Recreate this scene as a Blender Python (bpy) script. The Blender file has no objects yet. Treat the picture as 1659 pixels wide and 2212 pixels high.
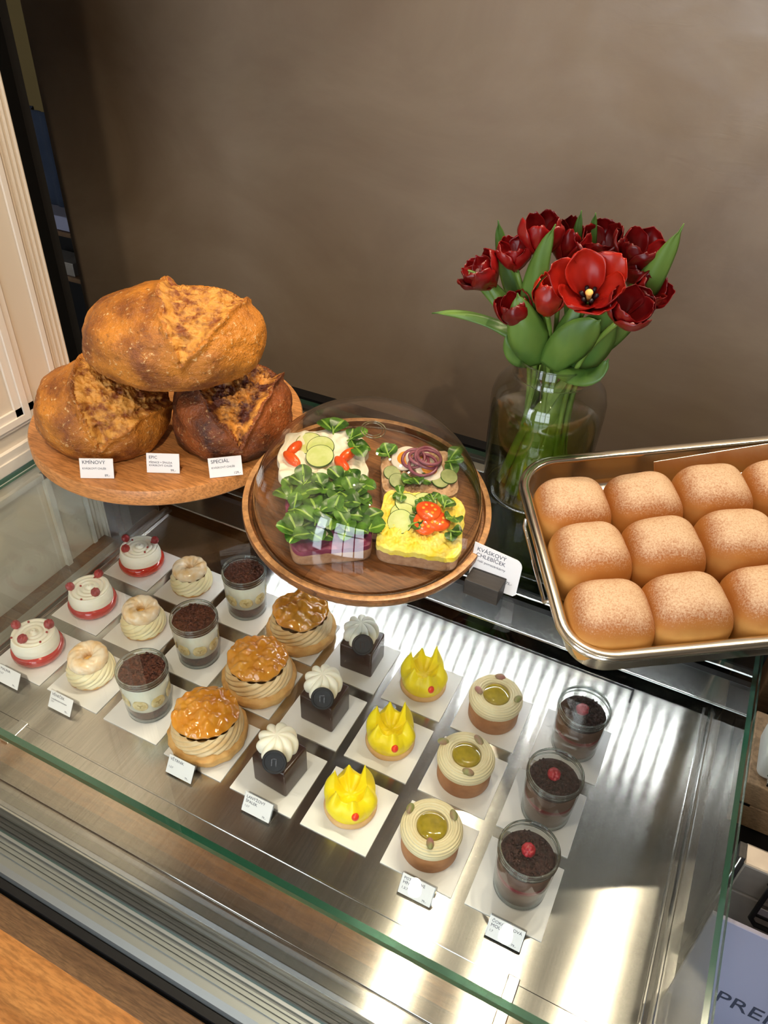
import bpy, bmesh, math, random
from mathutils import Vector, Matrix, noise
PI = math.pi; R = math.radians
sc = bpy.context.scene
C = sc.collection
# ------------------------------------------------------------------ camera
cd = bpy.data.cameras.new('camera'); cam = bpy.data.objects.new('camera', cd); C.objects.link(cam)
cd.sensor_fit = 'HORIZONTAL'; cd.sensor_width = 36.0; cd.lens = 36.004; cd.clip_start = .02; cd.clip_end = 60
cam.location = (0.99164, -0.51993, 1.07106)
cam.rotation_euler = (R(52.0303), R(-1.99407), R(26.50404))
sc.camera = cam
# ------------------------------------------------------------------ light and exposure
sc.view_settings.view_transform = 'Standard'; sc.view_settings.look = 'None'
sc.view_settings.gamma = 1; sc.view_settings.use_curve_mapping = False
sc.view_settings.exposure = 0.60
w = bpy.data.worlds.new('world'); sc.world = w; w.use_nodes = True
w.node_tree.nodes['Background'].inputs[0].default_value = (.85, .92, 1, 1)
w.node_tree.nodes['Background'].inputs[1].default_value = .35
WINDOW_E = 4.0      # daylight panes behind the camera
SPOT_W = 32.0        # ceiling spots
LED_E = 90.0         # diode strip in the case
def spot_light(loc, target, watts, col=(1, .82, .6), size=R(70), blend=.6, rad=.03):
    l = bpy.data.lights.new('spot', 'SPOT'); l.energy = watts; l.color = col; l.spot_size = size; l.spot_blend = blend
    l.shadow_soft_size = rad
    o = bpy.data.objects.new('spot_beam', l); C.objects.link(o); o.location = loc
    o.rotation_euler = (Vector(target)-Vector(loc)).to_track_quat('-Z', 'Y').to_euler()
    return o
def area_light(loc, target, sx, sy, watts, col):
    l = bpy.data.lights.new('area', 'AREA'); l.shape = 'RECTANGLE'; l.size = sx; l.size_y = sy; l.energy = watts; l.color = col
    o = bpy.data.objects.new('daylight', l); C.objects.link(o); o.location = loc
    o.rotation_euler = (Vector(target)-Vector(loc)).to_track_quat('-Z', 'Y').to_euler()
    return o
area_light((-.9, -3.0, 1.6), (.6, .3, .3), 1.8, 1.5, 22, (.90, .94, 1))

# ------------------------------------------------------------------ materials
def newmat(n):
    m = bpy.data.materials.new(n); m.use_nodes = True; nt = m.node_tree
    return m, nt, nt.nodes['Principled BSDF'], nt.nodes['Material Output']
def coords(nt, kind='Object', scale=(1, 1, 1), rot=(0, 0, 0)):
    tc = nt.nodes.new('ShaderNodeTexCoord'); mp = nt.nodes.new('ShaderNodeMapping')
    mp.inputs['Scale'].default_value = scale; mp.inputs['Rotation'].default_value = rot
    nt.links.new(tc.outputs[kind], mp.inputs[0]); return mp.outputs[0]
def noisen(nt, vec, scale, detail=4, rough=.55, dist=0):
    n = nt.nodes.new('ShaderNodeTexNoise'); n.inputs['Scale'].default_value = scale; n.inputs['Detail'].default_value = detail
    n.inputs['Roughness'].default_value = rough; n.inputs['Distortion'].default_value = dist
    nt.links.new(vec, n.inputs['Vector']); return n.outputs['Fac']
def ramp(nt, fac, stops):
    r = nt.nodes.new('ShaderNodeValToRGB'); e = r.color_ramp.elements
    while len(e) > 1: e.remove(e[-1])
    e[0].position = stops[0][0]; e[0].color = (*stops[0][1], 1)
    for p_, c in stops[1:]:
        k = e.new(p_); k.color = (*c, 1)
    nt.links.new(fac, r.inputs[0]); return r.outputs[0]
def mixc(nt, fac, a, b):
    m = nt.nodes.new('ShaderNodeMix'); m.data_type = 'RGBA'
    for s, v in ((0, fac), (6, a), (7, b)):
        if isinstance(v, (float, int)): m.inputs[s].default_value = v
        elif isinstance(v, tuple): m.inputs[s].default_value = (*v, 1)
        else: nt.links.new(v, m.inputs[s])
    return m.outputs[2]
def mathn(nt, op, a, b=None):
    m = nt.nodes.new('ShaderNodeMath'); m.operation = op
    for i, v in enumerate((a, b)):
        if v is None: continue
        if isinstance(v, (float, int)): m.inputs[i].default_value = v
        else: nt.links.new(v, m.inputs[i])
    return m.outputs[0]
def bump(nt, h, strength, dist=.001):
    b = nt.nodes.new('ShaderNodeBump'); b.inputs['Strength'].default_value = strength; b.inputs['Distance'].default_value = dist
    nt.links.new(h, b.inputs['Height']); return b.outputs[0]
def mat(n, col, rough=.5, metal=0, col2=None, ns=30, st=(1, 1, 1), lo=.35, hi=.65, bmp=0, bs=None, bd=.001, coat=0, sss=0, spec=.5, trans=0, emis=0):
    m, nt, p, out = newmat(n)
    p.inputs['Roughness'].default_value = rough; p.inputs['Metallic'].default_value = metal
    p.inputs['Specular IOR Level'].default_value = spec
    p.inputs['Coat Weight'].default_value = coat; p.inputs['Coat Roughness'].default_value = .08
    v = coords(nt, 'Object', st)
    if col2: nt.links.new(ramp(nt, noisen(nt, v, ns), [(lo, col), (hi, col2)]), p.inputs['Base Color'])
    else: p.inputs['Base Color'].default_value = (*col, 1)
    if bmp: nt.links.new(bump(nt, noisen(nt, v, bs or ns), bmp, bd), p.inputs['Normal'])
    if sss:
        p.inputs['Subsurface Weight'].default_value = sss; p.inputs['Subsurface Radius'].default_value = (1, .6, .4)
        p.inputs['Subsurface Scale'].default_value = .004
    if trans: p.inputs['Transmission Weight'].default_value = trans
    if emis:
        p.inputs['Emission Color'].default_value = (*col, 1); p.inputs['Emission Strength'].default_value = emis
    return m
def thin_glass(n, tint=(.97, .99, .98), ior=1.5, rough=0.0, boost=1.0):
    m = bpy.data.materials.new(n); m.use_nodes = True; nt = m.node_tree; nt.nodes.clear()
    out = nt.nodes.new('ShaderNodeOutputMaterial'); mx = nt.nodes.new('ShaderNodeMixShader')
    t = nt.nodes.new('ShaderNodeBsdfTransparent'); t.inputs[0].default_value = (*tint, 1)
    g = nt.nodes.new('ShaderNodeBsdfGlossy'); g.inputs['Roughness'].default_value = rough
    f = nt.nodes.new('ShaderNodeFresnel'); gg = nt.nodes.new('ShaderNodeNewGeometry')
    mr = nt.nodes.new('ShaderNodeMapRange'); mr.inputs[3].default_value = ior; mr.inputs[4].default_value = 1/ior
    nt.links.new(gg.outputs['Backfacing'], mr.inputs[0]); nt.links.new(mr.outputs[0], f.inputs['IOR'])
    fac = mathn(nt, 'MULTIPLY', f.outputs[0], boost)
    nt.links.new(fac, mx.inputs[0]); nt.links.new(t.outputs[0], mx.inputs[1]); nt.links.new(g.outputs[0], mx.inputs[2])
    nt.links.new(mx.outputs[0], out.inputs[0]); return m
def steel(n, col=(.62, .6, .58), rough=.28, aniso=.85, rot=0.0, scr=1.0):
    m, nt, p, out = newmat(n)
    p.inputs['Metallic'].default_value = 1; p.inputs['Anisotropic'].default_value = aniso; p.inputs['Anisotropic Rotation'].default_value = rot
    v = coords(nt, 'Object', (140, 3, 140))
    br = noisen(nt, v, 3.0, 3)
    v2 = coords(nt, 'Object', (1, 1, 1)); big = noisen(nt, v2, 6, 3)
    a = ramp(nt, br, [(.3, tuple(c*.86 for c in col)), (.7, col)])
    nt.links.new(a, p.inputs['Base Color'])
    mr = nt.nodes.new('ShaderNodeMapRange'); mr.inputs[3].default_value = rough*.8; mr.inputs[4].default_value = rough*1.25
    nt.links.new(big, mr.inputs[0]); nt.links.new(mr.outputs[0], p.inputs['Roughness'])
    tg = nt.nodes.new('ShaderNodeTangent'); tg.direction_type = 'RADIAL'; tg.axis = 'Z'
    cx = nt.nodes.new('ShaderNodeCombineXYZ'); cx.inputs[0].default_value = 0; cx.inputs[1].default_value = 1; cx.inputs[2].default_value = 0
    nt.links.new(cx.outputs[0], p.inputs['Tangent'])
    return m
def wood(n, a, b, c=None, scale=8, along=(1, 9, 9), rough=.45, rot=(0, 0, 0), planks=0, bmp=.1):
    m, nt, p, out = newmat(n)
    v = coords(nt, 'Object', along, rot)
    g = noisen(nt, v, scale, 8, .6, .6)
    col = ramp(nt, g, [(.3, a), (.7, b)])
    fine = noisen(nt, coords(nt, 'Object', tuple(k*6 for k in along), rot), scale, 4, .6)
    col = mixc(nt, mathn(nt, 'MULTIPLY', ramp(nt, fine, [(.42, (0, 0, 0)), (.62, (1, 1, 1))]), .6), col, tuple(k*.45 for k in a))
    if planks:
        vv = coords(nt, 'Object', (1, 1, 1), rot)
        bk = nt.nodes.new('ShaderNodeTexBrick'); bk.inputs['Scale'].default_value = 1
        bk.inputs['Brick Width'].default_value = planks*5; bk.inputs['Row Height'].default_value = planks
        bk.inputs['Mortar Size'].default_value = planks*.006
        bk.inputs['Color1'].default_value = (1, 1, 1, 1); bk.inputs['Color2'].default_value = (.55, .47, .42, 1); bk.inputs['Mortar'].default_value = (.35, .28, .2, 1)
        nt.links.new(vv, bk.inputs['Vector'])
        mm = nt.nodes.new('ShaderNodeMix'); mm.data_type = 'RGBA'; mm.blend_type = 'MULTIPLY'; mm.inputs[0].default_value = 1
        nt.links.new(col, mm.inputs[6]); nt.links.new(bk.outputs[0], mm.inputs[7]); col = mm.outputs[2]
    nt.links.new(col, p.inputs['Base Color']); p.inputs['Roughness'].default_value = rough
    if bmp: nt.links.new(bump(nt, fine, bmp, .0006), p.inputs['Normal'])
    return m
def plaster():
    m, nt, p, out = newmat('wall_plaster')
    v = coords(nt, 'Object', (1, 1, 1.6))
    a = noisen(nt, v, 1.6, 6, .6, .8); b = noisen(nt, v, 7, 8, .65, 1.5)
    c1 = ramp(nt, a, [(.3, (.205, .150, .098)), (.55, (.300, .232, .160)), (.75, (.36, .285, .205))])
    c2 = mixc(nt, mathn(nt, 'MULTIPLY', b, .45), c1, (.24, .155, .115))
    nt.links.new(c2, p.inputs['Base Color']); p.inputs['Roughness'].default_value = .55
    mr = ramp(nt, noisen(nt, v, 4, 5, .6, 1), [(.35, (.35, .35, .35)), (.7, (.7, .7, .7))]); nt.links.new(mr, p.inputs['Roughness'])
    s = noisen(nt, coords(nt, 'Object', (1, 1, 3), (0, R(35), 0)), 12, 6, .6, 3)
    nt.links.new(bump(nt, s, .10, .003), p.inputs['Normal'])
    return m
def crust(n, base, dark, flour=.5):
    m, nt, p, out = newmat(n)
    v = coords(nt)
    a = noisen(nt, v, 11, 6, .65); col = ramp(nt, a, [(.36, dark), (.56, base)])
    f = noisen(nt, v, 150, 3, .7)
    fm = ramp(nt, f, [(.60, (0, 0, 0)), (.70, (flour, flour, flour))])
    col = mixc(nt, fm, col, (.78, .52, .24))
    f2 = noisen(nt, v, 95, 4, .7); fm2 = ramp(nt, f2, [(.3, (.55, .55, .55)), (.42, (0, 0, 0))])
    col = mixc(nt, fm2, col, tuple(c*.35 for c in dark))
    nt.links.new(col, p.inputs['Base Color']); p.inputs['Roughness'].default_value = .5
    h = mathn(nt, 'ADD', f, mathn(nt, 'MULTIPLY', f2, .8))
    nt.links.new(bump(nt, h, 1.0, .003), p.inputs['Normal'])
    return m
def bun_mat():
    m, nt, p, out = newmat('dusted_bun')
    v = coords(nt); g = nt.nodes.new('ShaderNodeNewGeometry'); sx = nt.nodes.new('ShaderNodeSeparateXYZ')
    nt.links.new(g.outputs['Normal'], sx.inputs[0])
    n1 = noisen(nt, v, 420, 3, .8); n2 = noisen(nt, v, 18, 3)
    crust_ = ramp(nt, mathn(nt, 'ADD', sx.outputs[2], mathn(nt, 'MULTIPLY', mathn(nt, 'SUBTRACT', n2, .5), .5)), [(.0, (.56, .27, .06)), (.25, (.44, .165, .025)), (.6, (.30, .095, .020)), (.9, (.34, .13, .04))])
    amt = mathn(nt, 'ADD', mathn(nt, 'MULTIPLY', mathn(nt, 'SUBTRACT', n1, .5), 1.6), mathn(nt, 'ADD', sx.outputs[2], mathn(nt, 'MULTIPLY', mathn(nt, 'SUBTRACT', n2, .5), .5)))
    fm = ramp(nt, amt, [(.42, (0, 0, 0)), (1.15, (.80, .80, .80))])
    col = mixc(nt, fm, crust_, (.66, .49, .32))
    nt.links.new(col, p.inputs['Base Color']); p.inputs['Roughness'].default_value = .75
    nt.links.new(bump(nt, n1, .25, .001), p.inputs['Normal'])
    return m
M = {}
M['plaster'] = plaster()
M['ceiling'] = mat('ceiling_paint', (.30, .25, .20), .8)
M['floor'] = mat('floor_tile', (.25, .24, .24), .5, col2=(.32, .31, .3), ns=4)
M['cream'] = mat('cream_paint', (.66, .58, .47), .38)
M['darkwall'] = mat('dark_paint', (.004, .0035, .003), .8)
M['ochre'] = mat('ochre_wall', (.22, .15, .05), .8)
M['black'] = mat('black_lacquer', (.005, .005, .006), .5, spec=.3)
M['blackmatt'] = mat('black_wood', (.018, .015, .014), .55, col2=(.03, .025, .022), ns=20, st=(1, 8, 8), bmp=.2)
M['steel'] = steel('brushed_steel_deck', (.66, .635, .60), .175, .98)
M['steel2'] = steel('brushed_steel_trim', (.66, .65, .63), .2, .5)
M['pan'] = mat('pressed_steel', (.66, .62, .55), .24, 1, bmp=.05, bs=40)
M['panrim'] = mat('polished_steel', (.78, .72, .60), .16, 1, bmp=.08, bs=60)
M['chrome'] = mat('chrome', (.8, .8, .8), .08, 1)
M['alu'] = mat('aluminium', (.33, .36, .36), .42, 1, bmp=.03, bs=80)
M['glass'] = thin_glass('clear_pane', (.965, .985, .975), 1.5, 0, 1.0)
M['darkglass'] = thin_glass('tinted_pane', (.16, .19, .23), 1.5, 0, 1.2)
M['dome'] = thin_glass('clear_dome', (.975, .97, .955), 1.45, 0, 1.4)
M['jar'] = thin_glass('jar_glass', (.975, .987, .98), 1.5, .02, .9)
M['vase'] = thin_glass('vase_glass', (.93, .93, .90), 1.5, 0, 1.4)
M['water'] = thin_glass('vase_water', (.86, .90, .55), 1.33, 0, 1.2)
M['solidglass'] = mat('solid_glass', (.9, .96, .94), .02, trans=1)
def edge_mat():
    m, nt, p, out = newmat('green_glass_edge')
    p.inputs['Base Color'].default_value = (.018, .12, .075, 1); p.inputs['Roughness'].default_value = .15
    p.inputs['Transmission Weight'].default_value = .55; p.inputs['IOR'].default_value = 1.3
    return m
M['edge'] = edge_mat()
M['paper'] = mat('white_card', (.80, .79, .80), .6)
M['paper2'] = mat('lilac_card', (.25, .25, .34), .6)
M['ink'] = mat('ink', (.03, .035, .06), .6)
M['acryl'] = thin_glass('acrylic', (.93, .93, .93), 1.5, .03, 2.0)
M['oak'] = wood('oiled_oak', (.62, .26, .06), (.80, .40, .12), scale=6, along=(1.2, 7, 7), planks=.10, rough=.4)
M['board'] = wood('beech_board', (.50, .20, .055), (.66, .30, .10), scale=7, along=(1.2, 8, 8), rot=(0, 0, R(-15)), rough=.42)
M['boardedge'] = wood('beech_edge', (.42, .26, .14), (.52, .34, .2), scale=7, along=(3, 3, 12), rough=.6)
M['acacia'] = wood('acacia', (.20, .080, .025), (.44, .20, .07), scale=6, along=(1, 8, 8), planks=.062, rough=.32, rot=(0, 0, R(4)))
M['acaciarim'] = wood('acacia_rim', (.40, .19, .07), (.58, .31, .12), scale=5, along=(3, 3, 6), rough=.35)
M['brownwood'] = wood('dark_oak', (.11, .055, .025), (.2, .11, .05), scale=8, rough=.35)
M['crustA'] = crust('golden_crust', (.56, .205, .022), (.20, .055, .010), .85)
M['crustB'] = crust('dark_crust', (.26, .065, .010), (.045, .013, .008), .45)
M['crumbA'] = mat('torn_crust', (.22, .055, .008), .6, col2=(.64, .30, .055), ns=60, lo=.36, hi=.56, bmp=.9, bs=90, bd=.004)
M['crumbB'] = mat('torn_dark_crust', (.10, .022, .008), .6, col2=(.70, .30, .05), ns=45, lo=.42, hi=.62, bmp=.9, bs=80, bd=.004)
M['bun'] = bun_mat()
M['redglaze'] = mat('red_mirror_glaze', (.48, .008, .008), .08, coat=.5, spec=.6)
M['whitecream'] = mat('white_cream', (.92, .88, .76), .45, sss=.15, spec=.35)
M['vancream'] = mat('vanilla_cream', (.84, .72, .42), .45, col2=(.88, .80, .56), ns=25, sss=.15, spec=.35)
M['yolkcream'] = mat('custard', (.85, .50, .06), .4)
M['choux'] = mat('choux', (.60, .30, .085), .6, col2=(.74, .44, .16), ns=50, bmp=.6, bs=130, bd=.0015)
M['ringglaze'] = mat('ring_glaze', (.86, .55, .26), .25, col2=(.93, .80, .62), ns=45, coat=.3)
M['caracream'] = mat('caramel_cream', (.70, .44, .19), .42, col2=(.84, .66, .40), ns=20, st=(1, 1, 5), sss=.1)
M['caraglaze'] = mat('caramel_glaze', (.58, .20, .012), .12, col2=(.74, .33, .04), ns=22, coat=.7, spec=.6)
M['choc'] = mat('dark_chocolate', (.028, .012, .009), .26, col2=(.045, .018, .012), ns=15)
M['choccoin'] = mat('chocolate_coin', (.006, .0045, .006), .6)
M['crumbs'] = mat('chocolate_crumbs', (.035, .008, .004), .8, col2=(.13, .036, .018), ns=160, bmp=1, bs=200, bd=.002)
M['crumbsd'] = mat('dark_cocoa_crumbs', (.016, .007, .007), .75, col2=(.05, .016, .014), ns=160, bmp=1, bs=200, bd=.002)
M['mousse'] = mat('chocolate_mousse', (.15, .07, .045), .5, col2=(.19, .09, .06), ns=40)
M['raspjam'] = mat('raspberry_layer', (.25, .025, .03), .35)
M['banana'] = mat('banana', (.62, .47, .20), .5, col2=(.78, .66, .38), ns=120)
M['bananac'] = mat('banana_seeds', (.46, .34, .14), .5)
M['rasp'] = mat('raspberry', (.22, .006, .012), .33, col2=(.40, .015, .028), ns=60, sss=.05)
M['redbead'] = mat('red_bead', (.32, .01, .012), .25)
M['reddot'] = mat('orange_red_dot', (.88, .045, .01), .3)
M['yellow'] = mat('yellow_meringue', (.93, .74, .008), .38, sss=.08)
M['cookie'] = mat('shortcrust', (.66, .38, .15), .65, col2=(.76, .48, .22), ns=60, bmp=.3, bs=150)
M['tart'] = mat('tart_shell', (.36, .145, .05), .55, col2=(.46, .2, .075), ns=60, bmp=.3, bs=140)
M['pistcream'] = mat('pistachio_cream', (.66, .56, .34), .45, col2=(.72, .64, .42), ns=30, sss=.1)
M['jelly'] = mat('pistachio_gel', (.27, .20, .012), .05, col2=(.36, .27, .02), ns=90, coat=.8)
M['pist'] = mat('pistachio', (.22, .25, .07), .5, col2=(.34, .14, .13), ns=50)
M['bread'] = mat('rye_bread', (.36, .19, .10), .8, col2=(.52, .31, .18), ns=90, bmp=.7, bs=120, bd=.002)
M['breadcrust'] = mat('rye_crust', (.22, .09, .03), .7, bmp=.5, bs=90)
M['egg'] = mat('egg_spread', (.86, .66, .03), .5, col2=(.95, .84, .22), ns=60, bmp=.6, bs=110, bd=.002)
M['curd'] = mat('curd_spread', (.90, .86, .66), .45, col2=(.94, .92, .80), ns=20, bmp=.2, bs=50)
M['beet'] = mat('beet_spread', (.17, .02, .06), .45, col2=(.30, .05, .12), ns=50, bmp=.5, bs=90)
M['fish'] = mat('meat_spread', (.42, .24, .12), .6, col2=(.62, .42, .26), ns=90, bmp=1, bs=110, bd=.003)
M['cucflesh'] = mat('cucumber_flesh', (.55, .66, .20), .35, col2=(.68, .76, .34), ns=60)
M['cucskin'] = mat('cucumber_skin', (.03, .11, .012), .4)
M['gherkin'] = mat('gherkin', (.20, .26, .06), .3, col2=(.32, .38, .13), ns=60)
M['tomato'] = mat('tomato', (.80, .06, .01), .22, col2=(.88, .14, .02), ns=50, coat=.3)
M['leafg'] = mat('lettuce_leaf', (.014, .062, .008), .30, col2=(.10, .25, .025), ns=55, bmp=.3, bs=90)
M['leafl'] = mat('lettuce_light', (.22, .40, .05), .4, col2=(.3, .5, .09), ns=30)
M['eggwhite'] = mat('egg_white', (.84, .76, .64), .4)
M['yolk'] = mat('egg_yolk', (.85, .33, .02), .45)
M['onion'] = mat('red_onion', (.16, .035, .06), .3, col2=(.30, .10, .14), ns=40)
M['nut'] = mat('walnut', (.46, .22, .06), .5, col2=(.6, .36, .13), ns=80, bmp=.6, bs=90)
M['petal'] = mat('tulip_petal', (.085, .0015, .002), .33, col2=(.23, .004, .004), ns=14, st=(1, 1, .4), bmp=.15, bs=60, sss=.05)
M['petalb'] = mat('open_tulip_petal', (.20, .003, .003), .32, col2=(.50, .020, .006), ns=12, st=(1, 1, .5), bmp=.15, bs=60, sss=.05)
M['stem'] = mat('tulip_stem', (.11, .20, .025), .45, col2=(.19, .30, .05), ns=20)
M['tleaf'] = mat('tulip_leaf', (.045, .12, .018), .42, col2=(.12, .22, .035), ns=16, st=(1, 1, .3), bmp=.1, bs=50)
M['pollen'] = mat('tulip_pistil', (.75, .5, .12), .5)
M['stamen'] = mat('tulip_stamen', (.01, .008, .012), .5)
M['termw'] = mat('white_plastic', (.85, .82, .76), .35)
M['green'] = mat('green_plastic', (.01, .10, .04), .3)
M['tin'] = mat('worn_tin', (.34, .30, .26), .45, .7, col2=(.44, .40, .35), ns=14)
M['blue'] = mat('blue_cloth', (.012, .020, .042), .9, col2=(.02, .03, .055), ns=10)
M['white'] = mat('white_paint', (.7, .7, .68), .4)
M['creamtrim'] = mat('cream_trim', (.74, .68, .60), .4)
M['lamp'] = mat('lamp_glow', (1, .86, .66), .5, emis=60)
M['day'] = mat('daylight_pane', (.80, .90, 1), .5, emis=WINDOW_E)
M['diode'] = mat('diode_glow', (.93, .97, 1), .5, emis=LED_E)

# ------------------------------------------------------------------ mesh helpers
class MB:
    def __init__(s): s.v = []; s.f = []; s.m = []
    def add(s, v, f, mi=0, T=None):
        o = len(s.v)
        s.v += [tuple(T @ Vector(p)) if T else tuple(p) for p in v]
        s.f += [tuple(i+o for i in q) for q in f]; s.m += [mi]*len(f); return s
    def box(s, x0, x1, y0, y1, z0, z1, mi=0, T=None):
        v = [(x, y, z) for z in (z0, z1) for y in (y0, y1) for x in (x0, x1)]
        return s.add(v, [(0, 2, 3, 1), (4, 5, 7, 6), (0, 1, 5, 4), (2, 6, 7, 3), (0, 4, 6, 2), (1, 3, 7, 5)], mi, T)
    def grid(s, fn, nu, nv, wrap=True, mi=0, T=None, cap0=False, cap1=False):
        n = nv if wrap else nv+1
        v = [fn(i/nu, j/nv) for i in range(nu+1) for j in range(n)]
        f = []
        for i in range(nu):
            for j in range(nv):
                a = i*n+j; b = i*n+(j+1) % n if wrap else i*n+j+1
                f.append((a, a+n, b+n, b))
        if cap0: f.append(tuple(range(n)))
        if cap1: f.append(tuple(reversed(range(nu*n, nu*n+n))))
        return s.add(v, f, mi, T)
    def lathe(s, prof, n=48, mi=0, T=None, fr=None, cap0=False, cap1=False):
        k = len(prof)-1
        def fn(u, v):
            r, z = prof[round(u*k)]; a = v*2*PI
            if fr: r *= fr(a, round(u*k)/k)
            return (r*math.cos(a), r*math.sin(a), z)
        return s.grid(fn, k, n, True, mi, T, cap0, cap1)
    def tube(s, pts, r, n=8, mi=0, T=None, caps=True):
        pts = [Vector(p) for p in pts]; k = len(pts)-1
        rr = r if hasattr(r, '__len__') else [r]*(k+1)
        up = Vector((0, 0, 1)); v = []
        for i, p in enumerate(pts):
            t = (pts[min(i+1, k)]-pts[max(i-1, 0)]).normalized()
            if abs(t.dot(up)) > .95: up = Vector((0, 1, 0)) if abs(t.y) < .9 else Vector((1, 0, 0))
            a = t.cross(up).normalized(); b = a.cross(t); up = b
            for j in range(n):
                q = 2*PI*j/n; v.append(p+(a*math.cos(q)+b*math.sin(q))*rr[i])
        f = [(i*n+j, i*n+(j+1) % n, (i+1)*n+(j+1) % n, (i+1)*n+j) for i in range(k) for j in range(n)]
        if caps: f += [tuple(reversed(range(n))), tuple(range(k*n, k*n+n))]
        return s.add(v, f, mi, T)
    def torus(s, R0, r, z=0, n=40, m=10, mi=0, T=None):
        return s.grid(lambda u, v: ((R0+r*math.cos(v*2*PI))*math.cos(u*2*PI), (R0+r*math.cos(v*2*PI))*math.sin(u*2*PI), z+r*math.sin(v*2*PI)), n, m, True, mi, T)
    def sphere(s, c, r, n=12, mi=0, sx=(1, 1, 1), T=None):
        return s.grid(lambda u, v: (c[0]+r*sx[0]*math.sin(PI*u)*math.cos(2*PI*v), c[1]+r*sx[1]*math.sin(PI*u)*math.sin(2*PI*v), c[2]+r*sx[2]*math.cos(PI*u)), n, n+4, True, mi, T)
def link(name, mb, mats, parent=None, smooth=True, bevel=0, seg=2, merge=1e-6, sharp=None, solid=0):
    me = bpy.data.meshes.new(name); me.from_pydata(mb.v, [], mb.f)
    if not isinstance(mats, (list, tuple)): mats = [mats]
    for m_ in mats: me.materials.append(M[m_] if isinstance(m_, str) else m_)
    for i, p in enumerate(me.polygons): p.material_index = mb.m[i]
    bm = bmesh.new(); bm.from_mesh(me)
    if merge: bmesh.ops.remove_doubles(bm, verts=bm.verts, dist=merge)
    bmesh.ops.recalc_face_normals(bm, faces=bm.faces)
    if bevel: bmesh.ops.bevel(bm, geom=[e for e in bm.edges if len(e.link_faces) == 2 and e.calc_face_angle(0) > .6], offset=bevel, segments=seg, affect='EDGES', profile=.5, clamp_overlap=True)
    bm.to_mesh(me); bm.free()
    if smooth: me.shade_smooth()
    if sharp:
        try: me.set_sharp_from_angle(angle=R(sharp))
        except Exception: pass
    o = bpy.data.objects.new(name, me); C.objects.link(o)
    if parent: o.parent = parent
    if solid:
        md = o.modifiers.new('thick', 'SOLIDIFY'); md.thickness = solid; md.offset = 0
    return o
def tag(o, label=None, cat=None, group=None, kind=None):
    for k, v in (('label', label), ('category', cat), ('group', group), ('kind', kind)):
        if v: o[k] = v
    return o
def thing(name, label, cat, loc=(0, 0, 0), rz=0, group=None, mw=None):
    o = bpy.data.objects.new(name, None); C.objects.link(o); o.empty_display_size = .02
    if mw: o.matrix_world = mw
    else: o.location = loc; o.rotation_euler = (0, 0, rz)
    return tag(o, label, cat, group)
def dup(o, parent=None):
    c = o.copy(); C.objects.link(c)
    if parent: c.parent = parent
    for ch in o.children: dup(ch, c)
    return c
def struct(name, mb, m, parent=None, **k):
    k.setdefault('smooth', False)
    return tag(link(name, mb, m, parent, **k), kind='structure')
def text(s, size, parent, T, m='ink', name='lettering', align='LEFT'):
    cu = bpy.data.curves.new(name, 'FONT'); cu.body = s; cu.size = size; cu.extrude = .00008; cu.align_x = align
    cu.space_line = 1.0; cu.resolution_u = 3
    t = bpy.data.objects.new(name, cu); C.objects.link(t)
    dg = bpy.context.evaluated_depsgraph_get(); me = bpy.data.meshes.new_from_object(t.evaluated_get(dg)); bpy.data.objects.remove(t)
    me.materials.clear(); me.materials.append(M[m]); o = bpy.data.objects.new(name, me); C.objects.link(o); o.parent = parent; o.matrix_local = T
    return o
def nz(x, y, z, s=1.0): return noise.noise(Vector((x*s, y*s, z*s)))
def sst(a, b, x):
    t = min(1, max(0, (x-a)/(b-a))); return t*t*(3-2*t)
def TR(loc=(0, 0, 0), rx=0, ry=0, rz=0, s=1):
    return Matrix.Translation(loc) @ Matrix.Rotation(rz, 4, 'Z') @ Matrix.Rotation(ry, 4, 'Y') @ Matrix.Rotation(rx, 4, 'X') @ Matrix.Scale(s, 4)

# ------------------------------------------------------------------ room
X0, X1, Y0, Y1, ZF, ZC = -4.0, 4.0, -3.3, 1.05, -1.05, 2.6
struct('wall_back', MB().box(-.748, X1, Y1, Y1+.1, ZF, ZC), 'plaster')
struct('floor', MB().box(X0, X1, Y0, 3.6, ZF-.05, ZF), 'floor')
struct('ceiling', MB().box(X0, X1, Y0, 3.6, ZC, ZC+.05), 'ceiling')
struct('wall_left', MB().box(X0-.05, X0, Y0, 3.6, ZF, ZC), 'cream')
struct('wall_right', MB().box(X1, X1+.05, Y0, 3.6, ZF, ZC), 'plaster')
struct('wall_passage', MB().box(X0, X1, 3.6, 3.65, ZF, ZC), 'ochre')
wf = MB()
for a, b, c, d in ((X0, -2.2, ZF, ZC), (-.2, .3, ZF, ZC), (2.3, X1, ZF, ZC), (-2.2, 2.3, ZF, -.2), (-2.2, 2.3, 2.3, ZC)):
    wf.box(a, b, Y0-.1, Y0, c, d)
struct('wall_front', wf, 'cream')
for i, xa in enumerate((-2.2, .3)):
    fr = MB(); fr.box(xa, xa+2, Y0-.08, Y0-.02, -.2, -.14); fr.box(xa, xa+2, Y0-.08, Y0-.02, 2.24, 2.3)
    for q in range(4): fr.box(xa+q*.6467, xa+.06+q*.6467, Y0-.08, Y0-.02, -.14, 2.24)
    fr.box(xa, xa+2, Y0-.08, Y0-.02, 1.4, 1.46)
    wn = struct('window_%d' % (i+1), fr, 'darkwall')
    struct('window_pane', MB().box(xa+.01, xa+1.99, Y0-.095, Y0-.085, -.19, 2.29), 'day', wn)
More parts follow.
